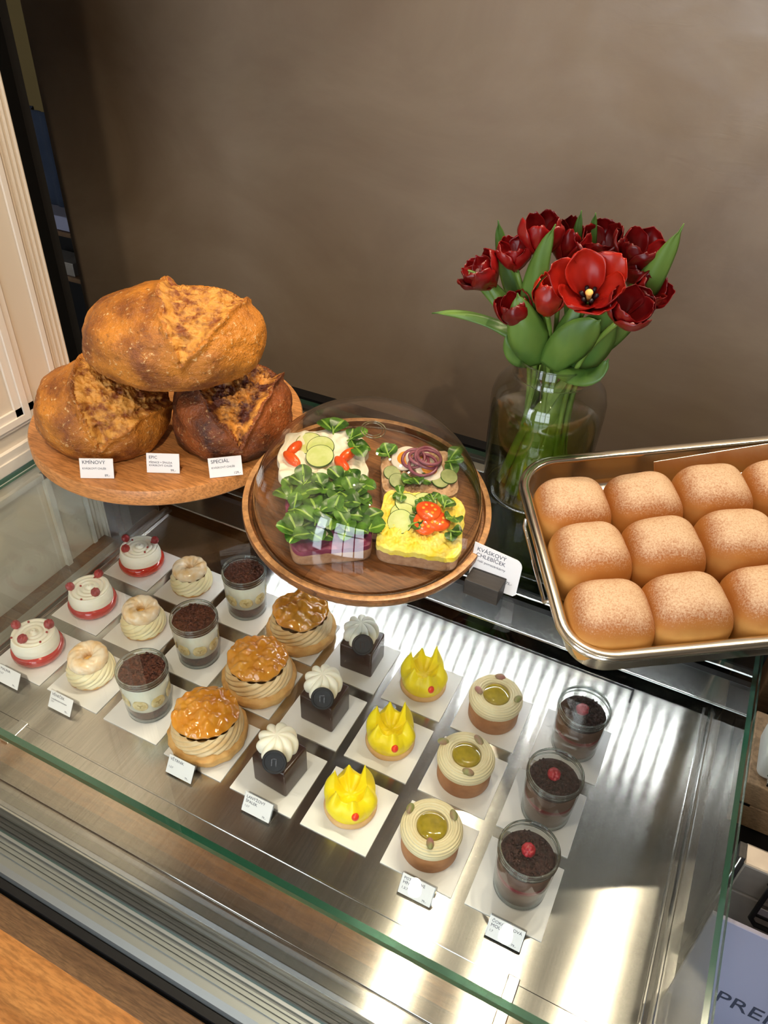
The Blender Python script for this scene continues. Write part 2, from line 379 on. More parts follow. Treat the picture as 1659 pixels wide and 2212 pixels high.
# dark passage left of the plaster wall
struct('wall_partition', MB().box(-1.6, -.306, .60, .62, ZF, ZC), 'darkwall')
struct('trim_1', MB().box(-.72, X1, Y1-.035, Y1, -.02, .045), 'black')
struct('trim_2', MB().box(-.74, X1, .70, Y1-.035, -.12, .028), 'blackmatt')
# white panelled pillar
pil = MB(); pil.box(-.62, -.08, -1.5, .345, ZF, ZC); pil.box(-.62, -.083, .345, .385, ZF, ZC)
for k in range(4): pil.box(-.09, -.0800, .3475+k*.0102, .3535+k*.0102, ZF, ZC)
po = struct('wall_pillar', pil, 'cream', bevel=.003)
fm = MB()
for y in (.255, -.35):
    fm.box(-.081, -.071, y, y+.012, .355, ZC); fm.box(-.081, -.075, y-.014, y+.026, .355, ZC)
fm.box(-.081, -.071, -.35, .267, .343, .355); fm.box(-.081, -.075, -.364, .281, .335, .369)
fm.box(-.081, -.068, -1.5, .335, .270, .29); fm.box(-.081, -.072, -1.5, .34, .250, .305); fm.box(-.081, -.076, .334, .343, ZF, ZC)
fm.box(-.081, -.071, -.35, .267, .215, .227)
for y in (.255, -.35): fm.box(-.081, -.071, y, y+.012, -.9, .227)
struct('panel_moulding', fm, 'creamtrim', po)

# glimpsed in the dark gap
sh = thing('shelf_unit', 'dark shelf glimpsed in the gap between white pillar and brown wall', 'shelf', (-2.45, 2.25, ZF))
link('side_panel', MB().box(-.6, -.55, 0, .2, 0, .9), 'black', sh, False)
link('shelf_board', MB().box(-.55, .55, 0, .2, .555, .58), 'brownwood', sh, False)
link('shelf_board', MB().box(-.55, .55, 0, .2, .79, .813), 'brownwood', sh, False)
link('back_panel', MB().box(-.6, .55, .2, .23, 0, .9), 'black', sh, False)
cl = MB(); cl.grid(lambda u, v: (-.35+.7*v, .03*math.sin(v*19)+.012*math.sin(v*47), .30-.42*u), 10, 60, False)
o = tag(link('hanging_cloth', cl, 'blue', None, solid=.008), 'dark blue cloth hanging in the dark gap left of brown wall', 'cloth'); o.location = (-2.2, 2.30, 0)
tag(link('storage_box', MB().box(-2.50, -2.05, 2.26, 2.39, -.235, -.165), 'paper2', None, False, .004), 'grey box below the blue cloth in the dark gap', 'box')
tag(link('storage_box', MB().box(-2.34, -2.12, 2.26, 2.39, -.47, -.40), 'tin', None, False, .004), 'small pale box low in the dark gap left of brown wall', 'box')
# ------------------------------------------------------------------ ceiling lamps
for i, (x, y) in enumerate(((.56, .83), (.92, .83), (1.28, .83), (1.64, .83))):
    t = thing('ceiling_spot', 'round recessed ceiling spot shining on the counter, reflected in the glass', 'lamp', (x, y, 2.4), group='row of ceiling spots by the wall')
    link('housing', MB().lathe([(.028, 0), (.04, 0), (.04, .2), (.0, .2)], 24), 'black', t)
    link('lamp_glass', MB().lathe([(0, .002), (.024, .002), (.026, .006), (.0, .008)], 20), 'lamp', t)
    spot_light((x, y, 2.37), (x-.05, .25, .3), SPOT_W, rad=.02, size=R(75))
for i, (x, y) in enumerate(((-.1, -.5), (.55, -.5), (1.4, -1.1))):
    t = thing('ceiling_spot', 'round ceiling spot over the customer side', 'lamp', (x, y, 2.4), group='ceiling spots over the customers')
    link('housing', MB().lathe([(.028, 0), (.04, 0), (.04, .2), (.0, .2)], 24), 'black', t)
    link('lamp_glass', MB().lathe([(0, .002), (.024, .002), (.026, .006), (.0, .008)], 20), 'lamp', t)
    spot_light((x, y, 2.37), ((.1, .45, .5), (x+.1, .45, .5), (-.08, -.02, .1))[i], SPOT_W*(.9, .9, 2.2)[i], size=R((80, 80, 50)[i]), rad=.02)

# ------------------------------------------------------------------ display case
case = thing('display_case', 'refrigerated glass pastry case with brushed steel deck and green-edged glass top', 'display case', (0, 0, 0))
XL, XR, YF, YB, ZT = -.015, 1.157, -.2184, .625, .30
link('deck', MB().box(XL-.03, XR+.02, -.068, .485, -.03, 0), 'steel', case, False)
fp = MB(); fp.box(XL-.03, XR+.02, -.19, -.068, -.03, -.0008)
fp.box(.155, .985, -.160, -.0715, -.0008, .0035); fp.box(.155, .985, -.0725, -.0695, .0035, .0050)
link('air_outlet_panel', fp, 'steel', case, False, .0006, 1)
link('outlet_end_cap', MB().box(.138, .156, -.11, -.066, 0, .0045), 'steel2', case, False, .0015)
link('outlet_end_cap', MB().box(.984, 1.000, -.16, -.062, 0, .0045), 'steel2', case, False, .0015)
rs = MB(); rs.box(.585, 1.03, .479, .4825, 0, .0012); rs.box(1.0265, 1.03, .45, .4825, 0, .0012)
link('air_slot', rs, 'black', case, False)
link('rear_step', MB().box(XL-.03, XR+.02, .497, .566, -.02, .022), 'steel2', case, False, .003, 3)
link('door_track', MB().box(XL-.03, XR+.02, .566, .66, -.02, .012), 'black', case, False)
link('door_track_rail', MB().box(XL-.03, XR+.02, .588, .603, .0, .026), 'steel2', case, False, .002)
link('rear_door', MB().box(XL, .60, .612, .616, .01, .287), 'darkglass', case, False)
link('rear_door', MB().box(.56, XR, .622, .626, .01, .287), 'darkglass', case, False)
link('rear_top_rail', MB().box(XL, XR, .615, .64, .27, .288), 'black', case, False, .003)
link('diode_row', (lambda m_: [m_.box(.16+k*.0268, .172+k*.0268, .590, .600, .2655, .2675) for k in range(37)] and m_)(MB()), 'diode', case, False)
link('lamp_profile', MB().box(XL+.02, XR-.02, .582, .606, .2675, .288), 'steel2', case, False, .002)
# side rails and floor strips
for x, s in ((XL, 1), (XR, -1)):
    rl = MB(); rl.box(x-.004*s if s > 0 else x-.0, x+.004, -.19, .60, 0, .010); rl.box(min(x+.008*s, x+.012*s), max(x+.008*s, x+.012*s), -.19, .60, 0, .005)
    link('side_rail', rl, 'steel2', case, False, .001)
def pane(name, x0, x1, y0, y1, z0, z1, big):
    mb = MB().box(x0, x1, y0, y1, z0, z1)
    o = link(name, mb, ['glass', 'edge'], case, False)
    for p_ in o.data.polygons:
        n = p_.normal
        p_.material_index = 0 if abs(n[big]) > .5 else 1
    return o
pane('top_glass', XL-.012, XR+.006, YF, YB, ZT-.010, ZT, 2)
pane('side_glass', XL-.010, XL-.004, YF+.01, YB-.03, 0, ZT-.0102, 0)
pane('side_glass', XR-.002, XR+.004, YF+.01, YB-.03, 0, ZT-.0102, 0)
pane('front_glass', XL-.01, XR+.004, YF+.001, YF+.011, -.01, ZT-.0102, 1)
# extrusion in front
ex = MB(); ex.box(XL-.6, XR+.03, -.215, -.190, -.05, -.004); ex.box(XL-.6, XR+.03, -.205, -.1925, -.03, -.0005)
link('slot_profile', ex, 'black', case, False)
al = MB()
prof = [(-.262, -.10), (-.262, -.035), (-.258, -.022), (-.250, -.018), (-.240, -.0175), (-.2395, -.014), (-.2365, -.014), (-.236, -.0175), (-.2335, -.0175), (-.233, -.015), (-.2305, -.015), (-.23, -.0175), (-.2275, -.0175), (-.227, -.015), (-.2245, -.015), (-.224, -.0175), (-.2215, -.0175), (-.221, -.012), (-.214, -.010), (-.214, -.1)]
al.grid(lambda u, v: (XL-.6+(XR-XL+.63)*v, *prof[round(u*(len(prof)-1))]), len(prof)-1, 1, False)
link('front_extrusion', al, 'alu', case, False)
link('chrome_line', MB().box(XL-.6, XR+.03, -.1935, -.1905, -.02, .0005), 'chrome', case, False, .0005)
link('lower_front', MB().box(XL-.6, XR+.03, -.272, -.262, -1.0, -.03), 'black', case, False)
link('case_body', MB().box(XL-.02, XR+.02, -.19, .66, -1.0, -.031), 'black', case, False)
# outside strips
tag(link('side_ledge', MB().box(-.079, XL-.012, -.3, .365, -.03, -.002), 'brownwood', None, False), 'narrow brown wooden ledge between left case glass and white pillar', 'ledge')
wt = MB().box(-1.6, XR+.05, -.62, -.2765, -.075, -.035)
wt2 = tag(link('wooden_counter', wt, 'oak', None, False, .003, 3), 'honey-coloured oak counter edge in front of the display case', 'counter')

link('edge_lipping', MB().box(-1.6, XR+.05, -.312, -.2762, -.0760, -.0345), 'brownwood', wt2, False, .002)
# ------------------------------------------------------------------ pads and pastries
PADS = {(0,0):(0.0000,0.0000),(0,1):(0.0032,0.1335),(0,2):(0.0068,0.2693),(1,0):(0.1266,0.0010),(1,1):(0.1284,0.1330),(1,2):(0.1344,0.2676),(2,0):(0.2536,-0.0011),(2,1):(0.2540,0.1295),(2,2):(0.2623,0.2688),(3,0):(0.3844,-0.0077),(3,1):(0.3860,0.1254),(3,2):(0.3884,0.2579),(4,0):(0.5123,-0.0086),(4,1):(0.5149,0.1243),(4,2):(0.5165,0.2548),(5,0):(0.6389,-0.0094),(5,1):(0.6399,0.1236),(5,2):(0.6401,0.2548),(6,0):(0.7708,-0.0071),(6,1):(0.7702,0.1241),(6,2):(0.7702,0.2557),(7,0):(0.9000,-0.0051),(7,1):(0.8992,0.1243),(7,2):(0.9059,0.2602)}
ROW = ('front', 'middle', 'back')
PADL = ('raspberry tart', 'cream ring', 'banana cream jar', 'caramel cream puff', 'chocolate cube', 'yellow crown tartlet', 'pistachio tartlet', 'raspberry mousse jar')
for (c, r), (x, y) in PADS.items():
    p = link('cake_card', MB().box(0, .11, 0, .1104, 0, .0014), 'paper', None, False, .0004, 1)
    p.location = (x, y, .0004); tag(p, 'white square card under the %s %s' % (ROW[r], PADL[c]), 'cake card', 'square cake cards on the steel deck')
def ctr(c, r, dx=0, dy=0): x, y = PADS[(c, r)]; return (x+.055+dx, y+.0552+dy, .0019)
def raspberry(mb, c, r=.0075, tilt=(0, 0), mi=0):
    pts = []
    for ring, (zz, k) in enumerate(((.9, 1), (.62, 6), (.2, 9), (-.25, 9), (-.65, 7))):
        for j in range(k):
            a = 2*PI*(j+ring*.5)/k; q = math.sqrt(1-zz*zz); pts.append(Vector((q*math.cos(a), q*math.sin(a), zz)))
    T = TR(c, tilt[0], tilt[1])
    def fn(u, v):
        d = Vector((math.sin(PI*u)*math.cos(2*PI*v), math.sin(PI*u)*math.sin(2*PI*v), math.cos(PI*u)))
        m = max(d.dot(p) for p in pts); k = r*(.80+.30*sst(.84, 1.0, m))
        return (d.x*k, d.y*k, d.z*k*1.12)
    mb.grid(fn, 24, 36, True, mi, T)
def rasp_tart(r, beads, toffs):
    t = thing('raspberry_tart', '', 'cake', ctr(0, r, -.003, .002), 0, 'red raspberry tarts with white cream')
    b = MB().lathe([(.0, 0), (.037, 0), (.0420, .003), (.0450, .009), (.0452, .015), (.0435, .020), (.037, .0235), (0, .0235)], 56)
    link('red_base', b, 'redglaze', t)
    cr = MB()
    def fn(u, v):
        a = v*2*PI
        if u < .62:
            rr = .0375*u/.62
            ph = rr/.0085 - v
            h = .0450+.0030*abs(math.sin(PI*ph))**.7+.002*(1-u)+(.004 if rr < .006 else 0)
            return (rr*math.cos(a), rr*math.sin(a), h)
        q = (u-.62)/.38*PI/2
        rr = .0365+.0048*math.sin(min(q*1.4, PI/2))-.001*q; rr += .0007*math.sin(a*3+1)+.0004*nz(math.cos(a), math.sin(a), q, 3)
        return (rr*math.cos(a), rr*math.sin(a), .0450-(.0450-.021)*(q/(PI/2)))
    cr.grid(fn, 56, 80); link('white_cream_disc', cr, 'whitecream', t)
    for k, (a, d, sz) in enumerate(toffs):
        m_ = MB(); raspberry(m_, (d*math.cos(a), d*math.sin(a), .0535), sz, (.3*k-.4, .5-.4*k)); link('raspberry', m_, 'rasp', t)
    for a, d in beads:
        link('red_bead', MB().sphere((d*math.cos(a), d*math.sin(a), .0490), .0021, 8), 'redbead', t)
    return t
rasp_tart(0, ((R(30), .024), (R(-20), .030), (R(-130), .035), (R(150), .03)), ((R(-90), .022, .0078), (R(62), .029, .0082), (R(185), .036, .0074)))['label'] = 'front raspberry tart, nearest its price tag, red glaze base and three raspberries'
rasp_tart(1, ((R(110), .026), (R(-70), .034), (R(200), .016)), ((R(100), .034, .0078), (R(-18), .026, .0078), (R(215), .033, .0074)))['label'] = 'middle raspberry tart, spiral of white cream with one raspberry at the back'
rasp_tart(2, ((R(160), .026), (R(20), .018), (R(-20), .023), (R(60), .026)), ((R(-125), .026, .0076), (R(55), .033, .0070), (R(175), .036, .0072)))['label'] = 'back raspberry tart, furthest of the red row towards the bread board'

def ring(ph):
    t = thing('cream_ring', '', 'cake', (0, 0, 0), ph, 'glazed cream rings')
    b = MB().lathe([(0, 0), (.034, 0), (.0385, .004), (.0385, .009), (.036, .012), (0, .012)], 48, fr=lambda a, u: 1+.02*math.sin(5*a)+.015*math.sin(11*a))
    link('pastry_base', b, 'choux', t)
    def body(u, v):
        a = v*2*PI; z = .008+.030*u
        rr = .0385-.0075*u**1.8+.0022*math.sin(u*PI)
        k = (13*v-1.5*u) % 1; rr += .0030*(1-abs(2*k-1)**2.2)-.0012
        rr += .0005*nz(math.cos(a), math.sin(a), u*3, 6)
        aa = a+1.05*u
        return (rr*math.cos(aa), rr*math.sin(aa), z+.001*math.sin(13*a))
    link('piped_cream', MB().grid(body, 26, 208), 'vancream', t)
    def tor(u, v):
        A = u*2*PI; q = v*2*PI
        r0 = .0205; rr = .0118+.0012*(abs(math.sin(5*A+2.2*q))-.5)+.0007*nz(math.cos(A), math.sin(A), math.cos(q), 3)
        return ((r0+rr*1.10*math.cos(q))*math.cos(A), (r0+rr*1.10*math.cos(q))*math.sin(A), .0445+rr*1.15*math.sin(q)+.0015*math.sin(A))
    link('glazed_ring', MB().grid(tor, 140, 32), 'ringglaze', t)
    link('custard_centre', MB().lathe([(0, .036), (.010, .038), (.013, .044)], 24), 'yolkcream', t)
    return t
r0 = ring(.3); r0.location = ctr(1, 0, -.008, .005); r0['label'] = 'front cream ring, just behind its own price tag, peach glaze around a small hole'
for k, (dx, dy, rz, lb) in enumerate(((-.006, .004, 1.7, 'middle cream ring with vanilla swirl between two raspberry tarts and banana jar'), (-.004, .002, 3.9, 'back cream ring with whitish glaze, beside the furthest banana jar'))):
    q = dup(r0); q.location = ctr(1, k+1, dx, dy); q.rotation_euler.z = rz; q['label'] = lb

def jar_glass(t):
    g = MB(); H = .100
    out = [(0, .0005), (.033, .0005), (.0365, .003), (.0372, .010), (.0392, .05), (.0402, .075), (.0402, .0815), (.0392, .0845), (.0392, .0865), (.0405, .0875), (.0392, .0895), (.0392, .0935), (.0408, .0950), (.0408, .0985), (.0395, .100)]
    inn = [(.0380, .0990), (.0378, .086), (.0384, .078), (.0375, .05), (.0352, .010), (.033, .006), (0, .0055)]
    g.lathe(out+inn, 64); link('glass_jar', g, 'jar', t)
    rim = MB(); rim.torus(.0396, .0016, .0985, 64, 8); rim.torus(.0402, .0013, .0880, 64, 8); rim.torus(.0408, .0011, .0945, 64, 8); rim.torus(.0350, .0016, .0025, 64, 8)
    link('glass_rim', rim, 'solidglass', t)
def crumble(t, z, r, m_, h=.004, seed=0, nb=150):
    rd = random.Random(seed); mb = MB()
    def fn(u, v):
        rr = r*u; a = v*2*PI; x, y = rr*math.cos(a), rr*math.sin(a)
        k = h*(.5+nz(x, y, seed, 260)+.6*nz(x, y, seed+3, 520))*(1-u**8)
        return (x, y, z+k)
    mb.grid(fn, 36, 90)
    for _ in range(nb):
        a = rd.random()*2*PI; rr = r*.95*math.sqrt(rd.random()); s = rd.uniform(.0009, .0022)
        mb.sphere((rr*math.cos(a), rr*math.sin(a), z+h*.8), s, 4, sx=(rd.uniform(.7, 1.4), 1, rd.uniform(.6, 1)))
    link('crumble_top', mb, m_, t)
def banana_jar(seed):
    t = thing('banana_cream_jar', '', 'dessert jar', group='glass jars of banana cream'); jar_glass(t)
    link('chocolate_layer', MB().lathe([(0, .006), (.0325, .006), (.0345, .010), (.0356, .026), (.0356, .028), (0, .029)], 48, fr=lambda a, u: 1 if u < .6 else 1+.004*math.sin(9*a)), 'crumbs', t)
    link('cream_layer', MB().lathe([(0, .0285), (.0360, .028), (.0371, .05), (.0381, .082), (0, .0825)], 64, fr=lambda a, u: 1+.004*math.sin(7*a+u*5)), 'whitecream', t)
    for j in range(8):
        a = 2*PI*(j+.3)/8+seed; cx, cy = math.cos(a), math.sin(a); R0 = .0374
        T = Matrix.Translation((R0*cx, R0*cy, .047)) @ Matrix.Rotation(a, 4, 'Z') @ Matrix.Rotation(PI/2, 4, 'Y')
        b = MB(); b.lathe([(0, .0006), (.0108, .0005), (.0124, -.0004), (.0124, -.0012)], 26, T=T)
        sl = link('banana_slice', b, 'banana', t)
        s = MB()
        for q in range(3):
            s.sphere((0, 0, 0), .0024, 6, sx=(1.3, .6, .35), T=T @ Matrix.Rotation(q*2*PI/3, 4, 'Z') @ Matrix.Translation((.0026, 0, .0004)))
        link('seed_mark', s, 'bananac', sl)
    crumble(t, .0895, .0374, 'crumbs', .0055, seed, 230)
    link('crumb_fill', MB().lathe([(0, .0826), (.0376, .0822), (.0376, .0895), (0, .0898)], 40), 'crumbs', t)
    return t
j0 = banana_jar(1); j0.location = ctr(2, 0, -.003, .001); j0['label'] = 'front banana cream jar with brown crumble, nearest to the front glass'
for k, lb in enumerate(('middle banana cream jar, standing between cream ring and caramel puff', 'back banana cream jar, closest to the round domed board')):
    q = dup(j0); q.location = ctr(2, k+1, -.001, .002); q.rotation_euler.z = .35+k*.6; q['label'] = lb

def puff(seed):
    t = thing('caramel_cream_puff', '', 'cream puff', group='caramel glazed cream puffs')
    def base(u, v):
        a = v*2*PI; k = 1+.035*nz(math.cos(a), math.sin(a), seed, 2.2)+.03*nz(math.cos(a), math.sin(a), u+seed, 6)
        P = [(0, 0), (.052, 0), (.061, .004), (.0645, .012), (.064, .020), (.058, .026), (.04, .026), (0, .026)]
        i = min(int(u*7), 6); f = u*7-i; rr = P[i][0]*(1-f)+P[i+1][0]*f; z = P[i][1]*(1-f)+P[i+1][1]*f
        return (rr*k*math.cos(a), rr*k*math.sin(a), z+(.002*nz(math.cos(a)*2, math.sin(a)*2, u*4+seed, 2.5) if u > .2 else 0))
    link('choux_base', MB().grid(base, 28, 96), 'choux', t)
    def cream(u, v):
        a = v*2*PI; z = .020+.034*u
        rr = .0545-.007*u**1.3+.003*math.sin(u*PI); k = (16*v) % 1
        rr += .0034*(1-abs(2*k-1)**2)-.001
        return (rr*math.cos(a+u*1.5), rr*math.sin(a+u*1.5), z+.0015*math.sin(3*a+1))
    link('piped_caramel_cream', MB().grid(cream, 36, 160), 'caracream', t)
    def lump(a, u, s):
        x, y = math.cos(a)*u, math.sin(a)*u
        cell = noise.voronoi(Vector((x*2.9+s, y*2.9, s)), distance_metric='DISTANCE')[0]
        return .0078*(1-sst(0, .75, cell[0]))+.0045*nz(x, y, s, 2.2)+.0016*nz(x, y, s, 7)
    def cap(u, v):
        a = v*2*PI; edge = 1+.07*nz(math.cos(a), math.sin(a), seed+4, 1.8)+.03*nz(math.cos(a), math.sin(a), seed, 5)
        if u < .8:
            w_ = u/.8; rr = .0515*w_*edge; z = .054+.022*math.sqrt(max(0, 1-(w_*.93)**2))+lump(a, w_, seed)
        else:
            w_ = (u-.8)/.2; rr = .0515*edge*(1-.18*w_)+.0015*math.sin(PI*w_); z = .0621-.012*w_+.003*nz(math.cos(a), math.sin(a), seed, 2.5)+lump(a, 1, seed)*(1-w_)
        return (rr*math.cos(a), rr*math.sin(a), z)
    link('glazed_choux_lid', MB().grid(cap, 60, 120, cap1=True), 'caraglaze', t)
    return t
for r, (sd, dx, dy, rz, lb) in enumerate(((2, -.010, .005, 0, 'front caramel cream puff with bright orange glazed lid, the nearest one'), (7.3, -.002, .004, 1.0, 'middle caramel cream puff with glossy lumpy glazed lid'), (11.7, .0, .004, 2.1, 'back caramel cream puff, partly under the front edge of the round board'))):
    t = puff(sd); t.location = ctr(3, r, dx, dy); t.rotation_euler.z = rz; t['label'] = lb

def choc():
    t = thing('chocolate_cube_cake', '', 'cake', rz=R(-5), group='dark chocolate cube cakes')
    link('chocolate_cube', MB().box(-.031, .031, -.029, .029, 0, .061), 'choc', t, True, .0035, 4)
    def ros(u, v):
        a = v*2*PI; n_ = abs(math.sin(4.5*a))**.6; w_ = math.sin(min(u*1.15, 1)*PI*.62)
        rr = (.0275*math.sin(PI*min(u*.62+.0, .62)))*(.72+.30*n_)
        z = .061+.030*math.cos(u*PI/2)**.9+.002*n_*math.sin(u*PI)
        return (rr*math.cos(a+.5*(1-u)), rr*math.sin(a+.5*(1-u)), z)
    link('cream_rosette', MB().grid(ros, 24, 144, T=TR((-.005, .003, -.009), s=1.15)), 'whitecream', t)
    T = TR((.0125, -.0265, .0765), R(60), 0, R(26))
    d = link('chocolate_coin', MB().lathe([(0, -.001), (.0165, -.001), (.0172, 0), (.0172, .002), (.0160, .0028), (.0142, .0028), (.0135, .0020), (0, .0020)], 44, T=T @ Matrix.Scale(1.08, 4)), 'choccoin', t, True, sharp=25)
    e_ = MB(); T2 = T @ Matrix.Translation((0, 0, .0022))
    e_.box(-.0045, -.0030, -.006, .006, -.0002, .0006, T=T2); e_.box(-.0045, .0035, .0045, .006, -.0002, .0006, T=T2); e_.box(.0020, .0035, -.006, .003, -.0002, .0006, T=T2)
    link('coin_emblem', e_, 'choc', d, False)
    return t
c0_ = choc(); c0_.location = ctr(4, 0, .003, .001); c0_['label'] = 'front chocolate cube cake with cream rosette and dark chocolate coin'
for k, lb in enumerate(('middle chocolate cube cake with rosette, between cream puff and yellow crown', 'back chocolate cube cake with rosette, close to the domed board')):
    q = dup(c0_); q.location = ctr(4, k+1, .003, .001); q.rotation_euler.z = R(-2+4*k); q['label'] = lb

def crown():
    t = thing('yellow_crown_tartlet', '', 'cake', group='yellow crown tartlets')
    link('shortcrust_base', MB().lathe([(0, 0), (.038, 0), (.0400, .002), (.0405, .008), (.0392, .012), (0, .0125)], 48, fr=lambda a, u: 1+.006*math.sin(7*a)), 'cookie', t)
    NP = 6; hs = [1.0, .60, .86, .50, .25, .70]; a0 = R(65)
    def fn(u, v):
        a = v*2*PI; k = (a-a0)/(2*PI)*NP; i = int(math.floor(k+.5)) % NP; f = (k+.5) % 1-.5
        pk = (.5+.5*math.cos(2*PI*f))**2.2; hh = hs[i]
        lobe = math.cos(f*PI)
        if u < .70:
            w_ = u/.70
            base = .0375+.0030*math.sin(PI*w_)-.0135*w_**2.8
            rr = base+(.0050*lobe-.0028)*math.sin(PI*min(1, w_*1.1))+.001*pk*w_
            w_ = max(0, w_); z = .012+.034*w_**.85+(.036*pk*hh)*w_**2.2
        else:
            w_ = (u-.70)/.30
            w_ = min(1, w_); rr = .0250*(1-w_)**.8+.0012*pk*(1-w_); z = .046+.036*pk*hh*(1-w_)**2.2-.016*math.sin(min(1, w_*1.2)*PI/2)
        return (rr*math.cos(a), rr*math.sin(a), z)
    link('yellow_crown', MB().grid(fn, 60, 180), 'yellow', t)
    a = R(-52); link('red_dot', MB().sphere(((.0388*math.cos(a)), .0388*math.sin(a), .034), .0072, 12, sx=(.8, .8, 1)), 'reddot', t)
    return t
k0 = crown(); k0.location = ctr(5, 0, -.002, .005); k0['label'] = 'front yellow crown tartlet with red dot, nearest to the front glass'
for k, lb in enumerate(('middle yellow crown tartlet with red dot', 'back yellow crown tartlet with red dot on its round biscuit base')):
    q = dup(k0); q.location = ctr(5, k+1, -.001, .004); q.rotation_euler.z = R(-3+6*k); q['label'] = lb

def nest(nuts):
    t = thing('pistachio_tartlet', '', 'cake', group='round pistachio tartlets')
    link('tart_shell', MB().lathe([(0, 0), (.0405, 0), (.0418, .003), (.0425, .038), (.041, .040), (0, .040)], 56), 'tart', t)
    def sw(u, v):
        a = v*2*PI; q = u*PI*1.35-PI*.30
        rr0 = .0115; R0 = .0325
        k = abs(math.sin((u*12+v)*PI))
        rr = rr0*(1+.11*k)
        return ((R0+rr*math.cos(q)*.98)*math.cos(a), (R0+rr*math.cos(q)*.98)*math.sin(a), .0455+rr*1.15*math.sin(q))
    link('piped_pistachio_cream', MB().grid(sw, 110, 72), 'pistcream', t)
    link('gel_centre', MB().lathe([(0, .0575), (.012, .0574), (.0200, .0568), (.0218, .0550), (.0218, .045)], 40), 'jelly', t)
    for a, d, rz in nuts:
        link('pistachio', MB().sphere((0, 0, 0), .0074, 10, sx=(1.3, .75, .7), T=TR((d*math.cos(a), d*math.sin(a), .0605), .4, .25, rz)), 'pist', t)
    return t
for r, (nn, lb, dx) in enumerate((((( R(-72), .030, 2.0), (R(50), .034, 2.2), (R(170), .038, 1.6)), 'front pistachio tartlet, right behind its price tag, with olive gel centre', -.002), (((R(-65), .034, .2), (R(75), .031, -.4), (R(178), .040, .5)), 'middle pistachio tartlet with three pistachios on its pale swirl', -.001), (((R(-160), .030, 2.5), (R(100), .034, .4), (R(5), .036, 1.2)), 'back pistachio tartlet with darker amber shell', 0))):
    t = nest(nn); t.location = ctr(6, r, dx, .0); t['label'] = lb

def mousse(seed):
    t = thing('raspberry_mousse_jar', '', 'dessert jar', group='glass jars of chocolate mousse'); jar_glass(t)
    link('mousse_fill', MB().lathe([(0, .006), (.0325, .006), (.0350, .010), (.0366, .046), (.0376, .077), (0, .079)], 56), 'mousse', t)
    link('raspberry_layer', MB().lathe([(.0355, .043), (.0371, .044), (.0373, .052), (.0360, .053)], 64, fr=lambda a, u: 1+.004*math.sin(5*a)), 'raspjam', t)
    crumble(t, .0785, .0372, 'crumbsd', .005, seed, 170)
    m_ = MB(); raspberry(m_, (-.001, .002, .0905), .0088, (.9, .3)); link('raspberry', m_, 'rasp', t)
    return t
m0 = mousse(5); m0.location = ctr(7, 0, .004, .004); m0['label'] = 'front mousse jar with raspberry, nearest to its price tag'
for k, lb in enumerate(('middle mousse jar with raspberry on dark crumbs', 'back mousse jar with raspberry, just below the steel bun tray')):
    q = dup(m0); q.location = ctr(7, k+1, .003, .003); q.rotation_euler.z = .5+k*.9; q['label'] = lb

# ------------------------------------------------------------------ price tags in the case
def price_tag(x, y, lines, label, sz=.0062, w_=.048, h=.030):
    t = thing('price_tag', label, 'price tag', (x, y, .0006), 0, 'price tags in front of the cake rows')
    Tt = TR((0, -.004, .004), R(58), 0, 0)
    link('printed_card', MB().box(-w_/2, w_/2, 0, h, 0, .0006, T=Tt), 'paper', t, False)
    link('acrylic_stand', MB().box(-w_/2-.001, w_/2+.001, -.001, h+.001, -.0016, -.0002, T=Tt).box(-w_/2-.001, w_/2+.001, -.006, .022, 0, .0014).box(-w_/2-.001, w_/2+.001, .019, .0205, .0014, .018), 'acryl', t, False)
    yy = h-.0075
    for s, k in lines:
        text(s, sz*k, t, Tt @ Matrix.Translation((-w_/2+.003, yy, .0007))); yy -= sz*k*1.12
    text('79,-', .0045, t, Tt @ Matrix.Translation((w_/2-.013, .003, .0007)))
price_tag(.064, -.022, (('MALINA', 1), ('1,3,7', .7)), 'price tag in front of the raspberry tarts, cut by left photo edge')
price_tag(.182, -.022, (('VĚNEČEK', 1), ('s vanilkovým krémem', .62), ('1,3,7', .6)), 'price tag reading VĚNEČEK in front of the cream rings')
price_tag(.434, -.029, (('VĚTRNÍK', 1), ('', .8), ('1,3,7', .7)), 'price tag reading VĚTRNÍK in front of the caramel cream puffs')
price_tag(.575, -.028, (('LANÝŽOVÝ', 1), ('ŠPALEK', 1), ('1,3,7', .7)), 'price tag with two blue lines in front of the chocolate cubes')
price_tag(.836, -.030, (('PISTÁCIOVÉ', .95), ('HNÍZDO', 1.1), ('1,3,7,8', .8)), 'price tag reading HNÍZDO in front of the pistachio tartlets')
price_tag(.964, -.028, (('ČOKOLÁDOVÁ', .95), ('MOUSSE', 1.05), ('1,7', .7)), 'price tag reading MOUSSE in front of the mousse jars')

